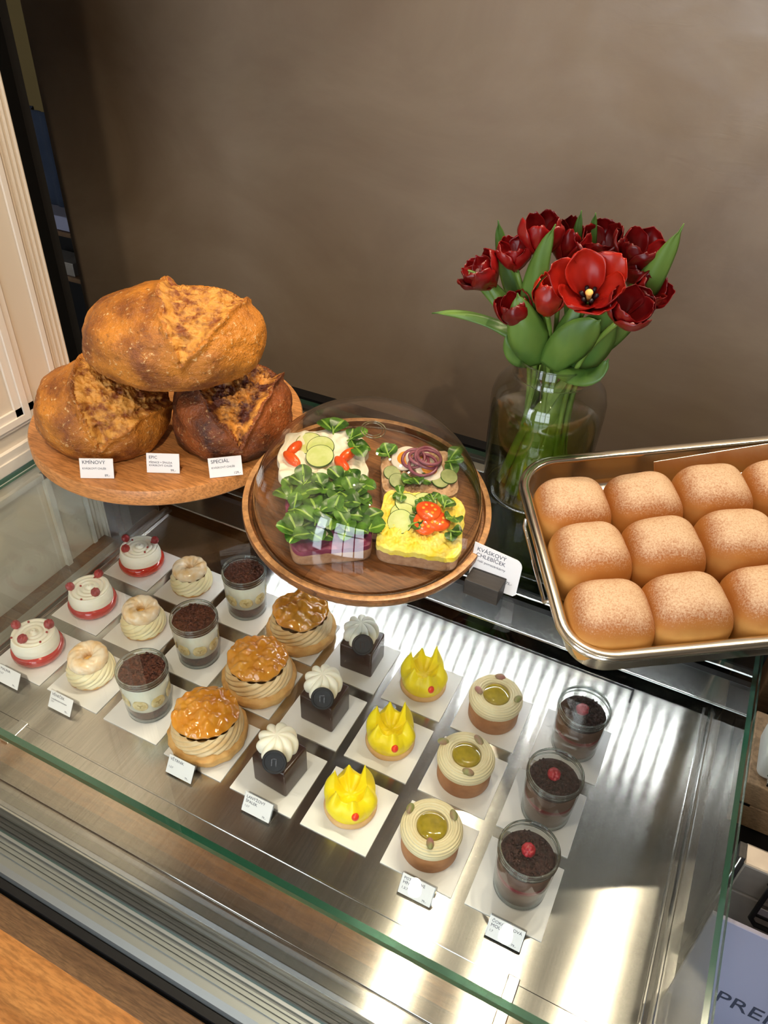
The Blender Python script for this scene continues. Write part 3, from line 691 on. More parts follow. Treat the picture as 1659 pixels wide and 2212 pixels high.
# ------------------------------------------------------------------ bread board with loaves
BZ = .370; BC = (.159, .3645)
bd = thing('round_bread_board', 'thick round light wooden board carrying three loaves', 'bread board', (BC[0], BC[1], ZT))
link('wooden_disc', MB().lathe([(0, .040), (.222, .040), (.2285, .0415), (.2315, .045), (.2315, .066), (.2295, .0695), (.226, BZ-ZT), (0, BZ-ZT)], 128), ['board'], bd, True, sharp=40)
link('stand_foot', MB().lathe([(0, 0), (.12, 0), (.12, .006), (.05, .012), (.04, .040), (0, .040)], 64), 'blackmatt', bd, True, sharp=40)
E_ = R(28)
def loaf(name_lbl, loc, abc, rz, wedge, cr, cb, seed, cut=1.0):
    t = thing('bread_loaf', name_lbl, 'bread', loc, rz, 'round crusty loaves on the board')
    a_, b_, c_ = abc; (s0, t0, sl, tl, sr, tr_) = wedge
    def side(px, py, ax, ay, bx, by):
        L = math.hypot(bx-ax, by-ay); return ((bx-ax)*(py-ay)-(by-ay)*(px-ax))/L
    msk = []
    def fn(u, v):
        th = PI*u; a = 2*PI*v; n = Vector((math.sin(th)*math.cos(a), math.sin(th)*math.sin(a), math.cos(th)))
        s = n.x; tt = n.z*math.cos(E_)+n.y*math.sin(E_)
        ff = n.z*math.sin(E_)-n.y*math.cos(E_)
        wob = .05*nz(n.x, n.y, n.z+seed, 4)
        dl = -side(s, tt, s0, t0, sl, tl)+wob; dr = side(s, tt, s0, t0, sr, tr_)+wob*.8
        m = min(dl, dr) if ff > -.35 else -1
        msk.append(m)
        sx_ = lambda q, e: math.copysign(abs(q)**e, q)
        p = Vector((a_*sx_(n.x, .92), b_*sx_(n.y, .92), c_*sx_(n.z, .95)))
        d = .006*nz(n.x, n.y, n.z, 1.6+.1*seed)+.0022*nz(n.x, n.y, n.z+seed, 5)+.0007*nz(n.x, n.y, n.z+seed, 22)
        if m > 0:
            k = sst(0, .10, m)
            d += cut*(-.007*k+.0060*k*(nz(n.x, n.y, n.z+seed, 9)+.7*nz(n.x*1, n.y*2.5, n.z+seed, 20)+.4*nz(n.x, n.y, n.z, 48)))+.006*(1-k)*sst(-.2, .1, nz(n.x, n.y, n.z+seed, 7))
        elif m > -.10: d += cut*.0075*(1+m/.10)**2
        p += n*d
        p.z = max(p.z, -c_*.69+.004*(n.x**2+n.y**2))
        return tuple(p)
    nu, nv = 150, 260
    full = MB().grid(fn, nu, nv)
    A = MB(); B = MB()
    for q in full.f:
        (B if sum(msk[i] for i in q)/4 > .012 else A).f.append(q)
    for X in (A, B):
        used = {}; nf = []
        for q in X.f:
            nf.append(tuple(used.setdefault(i, len(used)) for i in q))
        X.v = [full.v[i] for i in used]; X.f = nf; X.m = [0]*len(nf)
    for X, nm, m_ in ((A, 'crust', cr), (B, 'torn_score', cb)):
        link(nm, X, m_, t)
    return t
loaf('left golden loaf on the round board, pale torn score down its front', (.1315, .250, BZ+.0575), (.104, .090, .0830), R(24), (.16, -.62, -.22, .85, .86, .02), 'crustA', 'crumbA', 3.1)
loaf('right dark-baked loaf on the round board, touching the left loaf', (.308, .350, BZ+.0550), (.095, .094, .080), R(28), (.22, -.52, -.30, .42, .80, .75), 'crustB', 'crumbB', 8.4, 1.5)
loaf('large golden loaf lying on top of the two other loaves', (.264, .290, .569), (.1315, .100, .0735), R(26.5), (.20, -.42, -.09, 1.0, .66, .50), 'crustA', 'crumbA', 5.7)

def bread_card(x, y, rz, lines, label, price):
    t = thing('bread_card', label, 'price tag', (x, y, BZ+.0002), rz, 'white cards standing on the bread board')
    w_, h = .051, .031; Tt = TR((0, 0, .0), R(68), 0, 0)
    link('printed_card', MB().box(-w_/2, w_/2, 0, h, 0, .0022, T=Tt), 'paper', t, False, .0003, 1)
    link('acrylic_foot', MB().box(-w_/2, w_/2, .0, .016, 0, .0012), 'acryl', t, False)
    yy = h-.0085
    for s, k in lines:
        text(s, .0078*k, t, Tt @ Matrix.Translation((-w_/2+.004, yy, .0023))); yy -= .0078*k*1.1
    text(price, .0052, t, Tt @ Matrix.Translation((w_/2-.014, .003, .0023)))
bread_card(.189, .157, R(28), (('KMÍNOVÝ', 1.0), ('KVÁSKOVÝ CHLÉB', .55)), 'white card reading KMÍNOVÝ in front of the left loaf', '89,-')
bread_card(.267, .217, R(26), (('EPIC', .85), ('PŠENICE + ŠPALDA', .55), ('KVÁSKOVÝ CHLÉB', .55)), 'white card reading EPIC, between the two lower loaves', '99,-')
bread_card(.357, .257, R(40), (('SPECIÁL', 1.0), ('KVÁSKOVÝ CHLÉB', .55)), 'white card reading SPECIÁL in front of the dark loaf', '129,-')

# ------------------------------------------------------------------ round board with glass dome and four sandwiches
def frame(o, n, ux0):
    n = Vector(n).normalized(); ux = Vector(ux0); ux = (ux-n*ux.dot(n)).normalized(); uy = n.cross(ux)
    return Matrix(((ux.x, uy.x, n.x, o[0]), (ux.y, uy.y, n.y, o[1]), (ux.z, uy.z, n.z, o[2]), (0, 0, 0, 1)))
PL = frame((.578, .310, .371), (.103, -.1371, .9852), (1, 0, 0))
pt = thing('round_serving_board', 'round dark acacia board with raised pale rim, tilted towards the customer under a glass dome', 'serving board', mw=PL)
link('wooden_plate', MB().lathe([(0, -.027), (.170, -.027), (.182, -.022), (.188, -.012), (.1885, -.003), (.187, 0), (.180, 0), (.1785, -.004), (.1775, -.009), (.170, -.0092), (.1685, -.006), (.166, -.006), (0, -.006)], 140), 'acacia', pt, True, sharp=35)
rm = MB(); rm.grid(lambda u, v: ((.1792+.0083*v)*math.cos(u*2*PI), (.1792+.0083*v)*math.sin(u*2*PI), .0004*math.sin(v*PI)+.0001), 140, 4, False)
link('pale_rim', rm, 'acaciarim', pt)
stand = thing('board_riser', 'dark wedge under the tilted round board', 'riser', (.578, .318, ZT))
rv = MB(); rv.add([(-.09, -.08, 0), (.09, -.08, 0), (.09, .09, 0), (-.09, .09, 0), (-.09, -.08, .0395), (.09, -.08, .0205), (.09, .09, .044), (-.09, .09, .063)], [(0, 3, 2, 1), (4, 5, 6, 7), (0, 1, 5, 4), (2, 3, 7, 6), (1, 2, 6, 5), (0, 4, 7, 3)])
link('wedge', rv, 'blackmatt', stand, False)
dome = thing('glass_dome', 'clear glass dome covering the four sandwiches', 'glass dome', mw=PL @ Matrix.Translation((0, 0, -.009)))
def dprof(k, R0, H):
    q = k*PI/2
    return (R0*math.cos(q)**.92 if k < 1 else 0, H*math.sin(q))
pr_ = [dprof(k/40, .1735, .150) for k in range(41)]; pi_ = [dprof(k/40, .1712, .1477) for k in range(40, -1, -1)]
link('glass_shell', MB().lathe(pr_+pi_, 120), 'dome', dome)
link('base_lip', MB().torus(.1728, .0015, .0015, 120, 8), 'solidglass', dome)
link('top_ring', MB().torus(.017, .0009, .1497, 48, 8).torus(.013, .0006, .1502, 40, 6), 'solidglass', dome)

def leaf(mb, base, yaw, pitch, L, W, curl=.6, mi=0, fold=.25):
    T = Matrix.Translation(base) @ Matrix.Rotation(yaw, 4, 'Z') @ Matrix.Rotation(-pitch, 4, 'Y')
    def fn(u, v):
        s = v*2-1; s = math.copysign(abs(s)**1.5, s); wd = W*(math.sin(PI*min(1, u**1.5*.93+.03))**.75)+.0006
        x = L*u*math.cos(curl*u*.5); z = -L*u*math.sin(curl*u*.5)*.9+fold*abs(s)**1.5*wd
        return (x, s*wd, z+.0008*math.sin(u*9+s*3))
    mb.grid(fn, 9, 8, False, mi, T)
    for k in range(9):
        for j in (3, 4): mb.m[-72+k*8+j] = 1
def sprig(parent, base, yaw, n=4, L=.026, W=.009, seed=0, mats=('leafg', 'leafl')):
    rd = random.Random(seed); mb = MB()
    for k in range(n):
        leaf(mb, base, yaw+(k-(n-1)/2)*1.25+rd.uniform(-.25, .25), rd.uniform(.25, .95), L*rd.uniform(.8, 1.2), W*rd.uniform(.85, 1.2), rd.uniform(.5, 1.5))
    mb.tube([Vector(base)+Vector((-.006*math.cos(yaw), -.006*math.sin(yaw), -.002)), Vector(base)+Vector((0, 0, .002)), Vector(base)+Vector((.008*math.cos(yaw), .008*math.sin(yaw), .006))], [.0012, .0016, .0006], 6, 1)
    return link('lettuce_sprig', mb, list(mats), parent)
def rsq(a, b, e=4.0):   # superellipse radius
    return lambda t: 1/((abs(math.cos(t))/a)**e+(abs(math.sin(t))/b)**e)**(1/e)
def slice_(name, label, loc, rz, a, b, H, top, th, amp, freq, seed, over=1.0, e=5, edge=.04):
    t = thing(name, label, 'open sandwich', mw=PL @ TR((*loc, -.0058), 0, 0, rz), group='open sandwiches under the glass dome')
    rf = rsq(a, b, e)
    def body(u, v):
        q = v*2*PI; P = [(0, 0), (.95, 0), (1, .08), (1.0, .92), (.98, 1), (0, 1)]; i = min(int(u*5), 4); f = u*5-i
        k = P[i][0]*(1-f)+P[i+1][0]*f; z = (P[i][1]*(1-f)+P[i+1][1]*f)*H; rr = rf(q)*k*(1+.012*nz(math.cos(q), math.sin(q), seed+z*40, 6))
        return (rr*math.cos(q), rr*math.sin(q), z)
    link('rye_bread_slice', MB().grid(body, 30, 120), 'bread', t)
    def spread(u, v):
        q = v*2*PI; k = min(1, u/.85)*over; rr = rf(q)*k*(1+edge*nz(math.cos(q), math.sin(q), seed, 4 if edge < .05 else 2.6)*u)
        x, y = rr*math.cos(q), rr*math.sin(q)
        z = H+th*(1-max(0, u-.8)/.2*1.05)**.5 if u > .8 else H+th
        z = H+(th if u <= .8 else th*math.sqrt(max(0, 1-((u-.8)/.2)**2)))
        z += amp*(nz(x, y, seed, freq)+.5*nz(x, y, seed+2, freq*2.3))*(1 if u < .85 else .5)
        return (x, y, z)
    link('spread', MB().grid(spread, 50, 150), top, t)
    return t
def cuc(parent, c, r=.0205, tilt=(0, 0), name='cucumber_slice', m1='cucflesh', m2='cucskin'):
    T = TR(c, tilt[0], tilt[1])
    o = link(name, MB().lathe([(0, .0016), (r*.96, .0016), (r*.96, -.0006), (0, -.0006)], 40, T=T), m1, parent, True, sharp=40)
    link('skin', MB().lathe([(r*.96, -.0007), (r, -.0005), (r, .0015), (r*.96, .0018)], 40, T=T), m2, o)
def wedge_tom(parent, c, rz, L=.019, tilt=.5):
    def fn(u, v):
        th = PI*u; a = v*2*PI; x = L*math.cos(th); rr = .0085*math.sin(th)
        y, z = rr*math.cos(a), rr*math.sin(a)
        return (x, y, max(z, -.12*abs(y)-.001))
    link('tomato_wedge', MB().grid(fn, 18, 24, T=TR(c, tilt, 0, rz)), 'tomato', parent)
# top left: curd, cucumber, tomato
s1 = slice_('open_sandwich', 'open sandwich with white curd, cucumber slices and tomato wedges, back left under dome', (-.088, .020), R(27), .060, .058, .022, 'curd', .014, .0100, 34, 2, 1.10, 3.0, .16)
for c in ((-.024, .026, .0375), (-.006, .016, .040), (-.006, -.006, .042)): cuc(s1, c, .0215, (R(8), R(-6)))
wedge_tom(s1, (-.046, .010, .040), R(60)); wedge_tom(s1, (-.048, -.012, .040), R(-48)); wedge_tom(s1, (.028, -.022, .042), R(-58)); wedge_tom(s1, (.036, .000, .042), R(48), .017)
sprig(s1, (.012, .052, .040), R(100), 2, .034, .015, 3); sprig(s1, (.040, .034, .042), R(10), 3, .028, .011, 4); sprig(s1, (.046, .012, .046), R(-30), 2, .028, .011, 5)
# top right: spread with egg, onion, gherkin
s2 = slice_('open_sandwich', 'sandwich with sliced egg, red onion rings and gherkins, at the back right under the dome', (.050, .072), R(27), .058, .048, .022, 'fish', .006, .005, 150, 6, 1.0, 8)
for (x, y, tx, ty) in ((-.022, .018, .2, -.3), (.000, .016, .2, .2), (.014, -.004, .15, .1)):
    T = TR((x, y, .038), tx, ty)
    e_ = link('egg_slice', MB().lathe([(0, .002), (.0205, .002), (.0225, 0), (.0205, -.002), (0, -.002)], 40, T=T), 'eggwhite', s2)
    link('yolk', MB().lathe([(0, .0032), (.011, .0030), (.0125, .0018)], 30, T=T), 'yolk', e_)
for (x, y, z, r, tx, ty) in ((-.010, .012, .044, .017, .2, -.25), (-.002, .010, .047, .015, -.1, .2), (.012, .010, .049, .020, .15, .15), (.013, .008, .052, .018, -.12, .1), (.004, -.002, .045, .021, .1, -.1)):
    link('onion_ring', MB().torus(r, .0026, 0, 44, 8, T=TR((x, y, z), tx, ty)), 'onion', s2)
for c in ((-.042, -.008, .030), (-.034, -.026, .032), (.030, -.022, .033), (.044, -.014, .034)): cuc(s2, c, .0135, (R(10), R(8)), 'gherkin_slice', 'gherkin', 'cucskin')
sprig(s2, (-.048, .030, .032), R(120), 3, .024, .009, 8); sprig(s2, (-.010, -.022, .034), R(-70), 3, .026, .011, 9); sprig(s2, (.046, .018, .034), R(-10), 3, .028, .012, 10)
# bottom left: beet and lamb's lettuce
s3 = slice_('open_sandwich', 'sandwich heaped with green lettuce over purple beet spread, at the front left under the dome', (-.024, -.080), R(36), .058, .062, .024, 'beet', .009, .004, 70, 9, 1.0, 7)
rd = random.Random(11)
for k in range(25):
    gx, gy = (k % 5-2)*.0235+rd.uniform(-.006, .006), (k//5-2)*.024+rd.uniform(-.006, .006)
    if k//5 == 0 and k % 5 in (2,): continue
    gy += .006
    sprig(s3, (gx, gy, .034+rd.uniform(0, .012)+.006*(1-abs(gx)/.05)), rd.uniform(0, 2*PI), rd.choice((3, 4)), .030, .0125, 20+k)
for (x, y) in ((.004, .012), (.012, .024), (-.004, -.030), (.03, -.012), (-.012, -.046)):
    link('walnut_piece', MB().grid(lambda u, v: ((.006+.0015*nz(u*9, v*9, x*90))*math.sin(PI*u)*math.cos(2*PI*v), .005*math.sin(PI*u)*math.sin(2*PI*v), .004*math.cos(PI*u)), 10, 14, T=TR((x, y, .048))), 'nut' if y > 0 else 'eggwhite', s3)
# bottom right: egg spread
s4 = slice_('open_sandwich', 'sandwich with yellow egg spread, tomato and cucumber, at the front right under the dome', (.098, -.026), R(19), .059, .057, .024, 'egg', .010, .0060, 150, 14, 1.02, 7)
for c, tl in (((-.028, .010, .0365), (R(6), R(-4))), ((-.024, .030, .037), (R(4), R(6))), ((.000, .036, .0375), (R(4), R(-6))), ((-.030, -.008, .038), (R(25), R(-12)))): cuc(s4, c, .0185, tl)
def tomh(c, rz):
    T = TR(c, R(8), 0, rz)
    o = link('tomato_half', MB().lathe([(0, .004), (.016, .0035), (.0185, .001), (.0180, -.003), (.012, -.006), (0, -.007)], 36, T=T, fr=lambda a, u: 1+.04*math.sin(3*a)), 'tomato', s4)
    q = MB()
    for k in range(6):
        a = k*PI/3; q.sphere((.0085*math.cos(a), .0085*math.sin(a), .0042), .0028, 6, sx=(1, 1, .4), T=T)
    link('seeds', q, 'yolk', o)
tomh((.006, -.008, .043), 0); tomh((.022, .000, .043), 1.5); tomh((.008, .012, .048), 2.2)
for k, (x, y) in enumerate(((-.010, .020), (.004, .024), (.012, .040), (-.034, .040), (.044, .010), (.042, -.016), (-.012, -.014), (.030, .030))):
    sprig(s4, (x, y, .042), k*1.1, 2 if k > 3 else 3, .016, .0065 if k < 4 else .009, 60+k)

# ------------------------------------------------------------------ vase and tulips
VX, VY = .767, .560
vs = thing('glass_vase', 'smoky clear glass vase with wide shoulders and open neck, half full of water', 'vase', (VX, VY, ZT+.0005))
def vprof(o):
    return [(0, .0+o), (.074-o, .0+o), (.0815-o, .004+o*.5), (.0845-o, .016), (.0870-o, .07), (.0890-o, .12), (.0905-o, .160), (.0900-o, .180), (.0850-o, .197), (.0745-o, .209), (.0655-o, .215), (.0625-o, .219), (.0618-o, .2275), (.0618-o, .247)]
link('glass_body', MB().lathe(vprof(0)+[(.0606, .2485)]+list(reversed(vprof(.0022))), 96), 'vase', vs)
link('rim_bead', MB().torus(.0608, .0013, .2475, 96, 8).torus(.0622, .0008, .2195, 96, 6), 'solidglass', vs)
link('foot_bead', MB().torus(.0785, .0022, .0030, 96, 8), 'solidglass', vs)
wp = [(r_-.0024, z_) for r_, z_ in vprof(0)[1:] if z_ <= .125]
link('water', MB().lathe([(0, .004)]+wp[1:]+[(.0868, .142), (0, .142)], 96), 'water', vs)

def bez(ps, n=14):
    out = []
    for i in range(n+1):
        t = i/n; q = [Vector(p) for p in ps]
        while len(q) > 1: q = [q[k].lerp(q[k+1], t) for k in range(len(q)-1)]
        out.append(q[0])
    return out
def petal(openn, L, W, seed, rot, mat_, flower, T, inner=0):
    def fn(u, v):
        s = v*2-1; wd = W*math.sin(PI*(u*.80+.05))**.62*(1-.45*sst(.78, 1, u))
        base = .0035
        ang = openn*(.25+.75*u)+.10*nz(u*2, s, seed, 1.6)
        belly = (.62 if openn < .9 else .45)*L*math.sin(PI*min(1, u*.80+.02))*.62
        r_ = base+belly*(1-.25*inner)+L*u*math.sin(ang)*.55; z = L*u*math.cos(ang*.75)
        az = s*wd/max(r_, .010)*.95
        az = max(-1.25, min(1.25, az))
        r2 = r_-.10*wd*abs(s)**2+.0026*nz(u*3, s*2, seed, 1.3)
        return (r2*math.cos(az), r2*math.sin(az), z-.0015*abs(s)*u+.0036*nz(s*2, u*2.5, seed))
    return link('petal', MB().grid(fn, 14, 12, False, T=T @ Matrix.Rotation(rot, 4, 'Z')), mat_, flower, solid=.0006)
def tulip(label, head, d, L, W, openn, base, seed, mid=None, mt='petal', leaves=(), np_=6, cent=False):
    t = thing('tulip', label, 'flower', (0, 0, 0), 0, 'dark red tulips in the glass vase')
    h = Vector(head); d = Vector(d).normalized()
    b = Vector(base); m = Vector(mid) if mid else h-d*.09
    neck = Vector((VX+.35*(h.x-VX)*.6, VY+.35*(h.y-VY)*.6, .545))
    pts = bez([b, b.lerp(neck, .55), neck, m, h], 18)
    link('stem', MB().tube(pts, [.0042]*12+[.0038]*7, 8), 'stem', t)
    T = Matrix.Translation(h) @ d.to_track_quat('Z', 'Y').to_matrix().to_4x4()
    fl = link('receptacle', MB().sphere((0, 0, .001), .0055, 8, sx=(1, 1, .7), T=T), 'stem', t)
    for k in range(np_):
        inner = k % 2
        petal(openn*(1-.25*inner)*(1+.45*nz(k*1.7, seed, .5)), L*(1-.04*inner+.15*nz(k*2.3, seed, 4)), W, seed+k*3.1, k*2*PI/np_+seed, mt, fl, T, inner)
    if cent:
        link('pistil', MB().tube([(0, 0, .002), (0, 0, .022)], [.0035, .0042], 8, T=T).sphere((0, 0, .023), .0055, 8, sx=(1, 1, .45), T=T), 'pollen', fl)
        for k in range(6):
            a = k*PI/3; link('stamen', MB().tube([(.004*math.cos(a), .004*math.sin(a), .002), (.011*math.cos(a), .011*math.sin(a), .020)], [.0012, .0030], 6, T=T), 'stamen', fl)
    for lf in leaves: tleaf(t, *lf)
    return t
def tleaf(parent, p0, p1, p2, W, nrm=(.25, -.9, .2), twist=0, cup=.35):
    pts = bez([p0, p1, p2], 16); nr = Vector(nrm)
    def fn(u, v):
        i = u*16; k = min(int(i), 15); f = i-k; p = pts[k].lerp(pts[k+1], f); t = (pts[min(k+1, 16)]-pts[max(k-1, 0)]).normalized()
        a = t.cross(nr).normalized(); n = a.cross(t)
        if twist:
            a = Matrix.Rotation(twist*u, 3, t) @ a; n = a.cross(t)
        s = v*2-1; wd = W*(math.sin(PI*min(1, u*.86+.13))**.8)*(1-.0*u)*(1-sst(.9, 1, u))+.0004+.18*W*(1-u)**3
        return p+a*(s*wd)-n*(cup*wd*s*s)+n*(.0010*math.sin(u*12+s*4))
    return link('leaf', MB().grid(fn, 26, 8, False), 'tleaf', parent, solid=.0009)
BV = lambda a, r=.05, z=.312: (VX+r*math.cos(a), VY+r*math.sin(a), z)
tulip('wide open bright red tulip facing the camera, showing its yellow pistil', (.806, .512, .662), (.05, -.62, .72), .078, .036, 1.02, BV(4.4), 1, (.79, .55, .62), 'petalb', (((.775, .545, .53), (.835, .535, .60), (.826, .52, .655), .030, (.1, -.95, .25)),), 6, True)
tulip('double dark red tulip at the far left of the bouquet, leaning left', (.662, .535, .645), (-.55, -.35, .65), .052, .024, .55, BV(2.6), 2, (.715, .55, .58), 'petal', (((.735, .55, .54), (.690, .53, .64), (.610, .53, .664), .013, (.2, -.8, .5)),), 9)
tulip('small dark red tulip tucked right beside the far left one', (.688, .55, .670), (-.15, -.2, .95), .046, .024, .55, BV(2.2), 3, (.72, .555, .60), 'petal', (((.740, .56, .54), (.655, .57, .60), (.562, .55, .575), .010, (.2, -.5, .85)),), 7)
tulip('tallest dark red tulip at the top left, half hidden by an upright leaf', (.717, .560, .690), (-.05, -.15, 1), .062, .027, .42, BV(1.8), 4, (.74, .56, .62), 'petal', (((.748, .535, .560), (.705, .520, .64), (.741, .520, .752), .018, (.1, -1, .1)),))
tulip('dark red tulip behind the tallest one, thin curled petals', (.742, .590, .680), (.15, -.1, 1), .058, .024, .35, BV(1.5), 5, (.75, .58, .62), 'petal', (((.77, .585, .60), (.752, .60, .68), (.755, .60, .752), .010, (.1, -1, .1)),))
tulip('dark red tulip at the top centre, behind the wide open one', (.795, .600, .685), (-.05, -.35, .9), .060, .029, .62, BV(1.1), 6, (.785, .59, .62), 'petal', (((.78, .60, .62), (.775, .61, .70), (.775, .60, .752), .008, (.1, -1, .1)),), 6)
tulip('dark red tulip at the top right of the bouquet', (.842, .585, .690), (.15, -.25, .95), .056, .029, .62, BV(.7), 7, (.81, .58, .62), 'petal', (), 6)
tulip('frilly dark red tulip at the upper right edge', (.848, .585, .665), (.30, -.2, .9), .054, .027, .55, BV(.3), 8, (.83, .57, .61), 'petal', (((.80, .555, .55), (.862, .56, .62), (.898, .548, .772), .022, (.15, -.95, -.1)),), 6)
tulip('closed red tulip hanging upright in the middle of the bouquet', (.752, .515, .628), (0, -.12, 1), .056, .028, .12, BV(4.9), 9, (.76, .53, .60), 'petalb', (((.752, .53, .545), (.735, .48, .60), (.707, .505, .655), .027, (.35, -.9, .1)),))
tulip('dark red tulip low on the left, partly behind a broad leaf', (.712, .525, .600), (-.25, -.35, .8), .052, .027, .30, BV(3.6), 10, (.735, .54, .57), 'petal', (((.74, .55, .56), (.702, .55, .63), (.736, .535, .712), .016, (.2, -.95, .1)),))
tulip('half open dark red tulip low on the right side', (.853, .510, .645), (.35, -.45, .75), .056, .032, .62, BV(5.6), 11, (.81, .535, .58), 'petal', (((.775, .535, .545), (.84, .50, .545), (.850, .515, .585), .016, (0, -.5, .9)), ((.77, .52, .545), (.80, .50, .61), (.828, .51, .640), .028, (.3, -.9, .1))))
tulip('dark red tulip at the far right, behind a long pointed leaf', (.862, .560, .655), (.5, -.3, .7), .050, .026, .45, BV(5.9), 12, (.83, .55, .60), 'petal', (((.735, .575, .55), (.66, .585, .64), (.645, .57, .728), .014, (.3, -.9, .1)),))

for k, (a, l) in enumerate(((3.6, 'left'), (4.3, 'front left'), (5.0, 'front'), (5.7, 'front right'), (.6, 'right'), (2.2, 'back left'))):
    g = MB(); p0 = Vector(BV(a, .062, .318)); p2 = Vector((VX+.042*math.cos(a+2.2), VY+.042*math.sin(a+2.2), .548)); p1 = p0.lerp(p2, .5)+Vector((.02*math.cos(a), .02*math.sin(a), 0))
    o = tleaf(None, p0, p1, p2, .013+.005*(k % 2), (math.cos(a), math.sin(a), .1), 1.2)
    o.name = 'loose_leaf'; o.data.materials[0] = M['stem']; tag(o, 'long tulip leaf standing in the vase water, %s side' % l, 'leaf', 'loose tulip leaves in the vase')
for p0, p1, p2, W_, nn, l in (((.742, .540, .548), (.700, .530, .625), (.640, .530, .662), .0125, (.15, -.6, .8), 'narrow pointed tulip leaf arching left below the double tulip'), ((.78, .535, .545), (.77, .505, .60), (.796, .525, .660), .016, (-.25, -.9, .1), 'upright tulip leaf right behind the closed middle tulip'), ((.735, .53, .543), (.712, .505, .555), (.700, .51, .592), .014, (.5, -.8, .2), 'short curled tulip leaf at the left of the vase rim')):
    o = tleaf(None, p0, p1, p2, W_, nn); o.name = 'loose_leaf'; tag(o, l, 'leaf')
# ------------------------------------------------------------------ bun tray
cv = Vector((.99164, -.51993, 1.07106)); FLc = cv+.92*(Vector((.9338, .1895, .3162))-cv)
u_ = Vector((.8582, .5025, .1045)); n_ = Vector((0, -.2036, .9791))
TM = frame(FLc, n_, u_)
tr = thing('steel_tray', 'deep stainless steel baking tray with rounded corners and rolled rim, full of buns', 'baking tray', mw=TM)
TW, TD = .60, .344
def rrect(x0, x1, y0, y1, r, n=10):
    out = []
    for cx, cy, a0 in ((x1-r, y0+r, -PI/2), (x1-r, y1-r, 0), (x0+r, y1-r, PI/2), (x0+r, y0+r, PI)):
        for k in range(n+1):
            a = a0+PI/2*k/n; out.append((cx+r*math.cos(a), cy+r*math.sin(a)))
    return out
def ringgrid(mb, sections, mi=0):
    loops = [[(x, y, z) for x, y in rrect(i, TW-i, i, TD-i, max(.006, .062-i))] for i, z in sections]
    n = len(loops[0]); v = [p for l in loops for p in l]
    f = [(k*n+j, k*n+(j+1) % n, (k+1)*n+(j+1) % n, (k+1)*n+j) for k in range(len(loops)-1) for j in range(n)]
    mb.add(v, f, mi); return n, len(loops)
wb = MB(); n, k = ringgrid(wb, [(.010, 0), (.0115, -.040), (.013, -.050), (.020, -.0535)]); wb.f.append(tuple(range((k-1)*n, k*n))); wb.m.append(0)
n0 = len(wb.v); n, k = ringgrid(wb, [(.0115, -.001), (.013, -.040), (.0145, -.048), (.021, -.0520)]); wb.f.append(tuple(n0+i for i in range((k-1)*n, k*n))); wb.m.append(0)
link('pan_body', wb, 'pan', tr, True, sharp=50, merge=0)
rb = MB(); ringgrid(rb, [(.0125, -.003), (.0120, .0005), (.0095, .0022), (.002, .0020), (-.0025, .0002), (-.0035, -.0035), (-.002, -.0068), (.0105, -.0072)])
link('rolled_rim', rb, 'panrim', tr, True, sharp=60)
hd = MB(); hd.tube([(.010, .10, -.012), (-.002, .10, -.014), (-.004, .105, -.024), (-.003, .17, -.028), (-.004, .235, -.024), (-.002, .24, -.014), (.010, .24, -.012)], .0028, 8)
link('side_handle', hd, 'chrome', tr)
tp = MB(); tp.box(.12, .50, .21, .33, -.0575, -.0545)
lo = [TM @ Vector((x, y, -.0540)) for x, y in ((.15, .19), (.36, .19), (.36, .30), (.15, .30))]
ri = thing('tray_riser', 'black riser block under the raised back edge of the steel tray', 'riser', (0, 0, 0))
link('block', MB().add([(p.x, p.y, ZT+.0002) for p in lo]+[tuple(p) for p in lo], [(0, 3, 2, 1), (4, 5, 6, 7), (0, 1, 5, 4), (1, 2, 6, 5), (2, 3, 7, 6), (3, 0, 4, 7)]), 'blackmatt', ri, False)
COLS = (.0665, .1640, .2640, .3640, .4640, .548); ROWS = (.0645, .1570, .2480)
rn = ('front', 'middle', 'back'); cn = ('first', 'second', 'third', 'fourth', 'fifth', 'sixth')
for j, y in enumerate(ROWS):
    for i, x in enumerate(COLS[:5]):
        rd = random.Random(i*7+j*31+1); sd = rd.uniform(0, 50)
        a_, b_ = .0524+rd.uniform(-.001, .001), .0490+rd.uniform(-.001, .001); H = .085-.006*(j == 2)+rd.uniform(-.002, .003)
        rf = rsq(a_, b_, 3.3)
        def fn(u, v, rf=rf, H=H, sd=sd):
            q = v*2*PI; th = u*PI*.5/.72 if u < .72 else PI/2
            ex = .74
            if u < .72: k = math.sin(th)**ex; z = H*.40+H*.60*math.cos(th)**.95 if th < PI/2 else H*.40
            else: w_ = (u-.72)/.28; k = 1-.10*w_**1.5; z = H*.40*(1-w_)
            k2 = rf(q)*k*(1+.012*nz(math.cos(q), math.sin(q), sd, 2))
            return (k2*math.cos(q), k2*math.sin(q), z+.0020*nz(k2*math.cos(q), k2*math.sin(q), sd, 30))
        jx = rd.uniform(-.001, .001)
        o = link('sweet_bun', MB().grid(fn, 36, 72, cap1=True), 'bun', None)
        o.matrix_world = TM @ TR((x+jx, y+rd.uniform(-.001, .001), -.0515), rd.uniform(-.02, .02), rd.uniform(-.02, .02), rd.uniform(-.03, .03))
        tag(o, 'sugar-dusted bun, %s from the left in the %s row of the steel tray' % (cn[i], rn[j]), 'bun', 'sugar-dusted buns in the steel tray')
sp = thing('serving_spatula', 'flat steel serving spatula leaning along the back wall inside the tray', 'spatula', mw=TM @ TR((.325, .312, -.012), R(66), R(-2), R(3)))
link('blade', MB().box(-.125, .09, -.020, .020, 0, .0012), 'pan', sp, False, .0005, 1)
link('handle', MB().tube([(.085, 0, .001), (.12, .004, .004), (.15, .006, .004), (.20, .006, .004)], [.004, .0045, .006, .006], 10), 'chrome', sp)

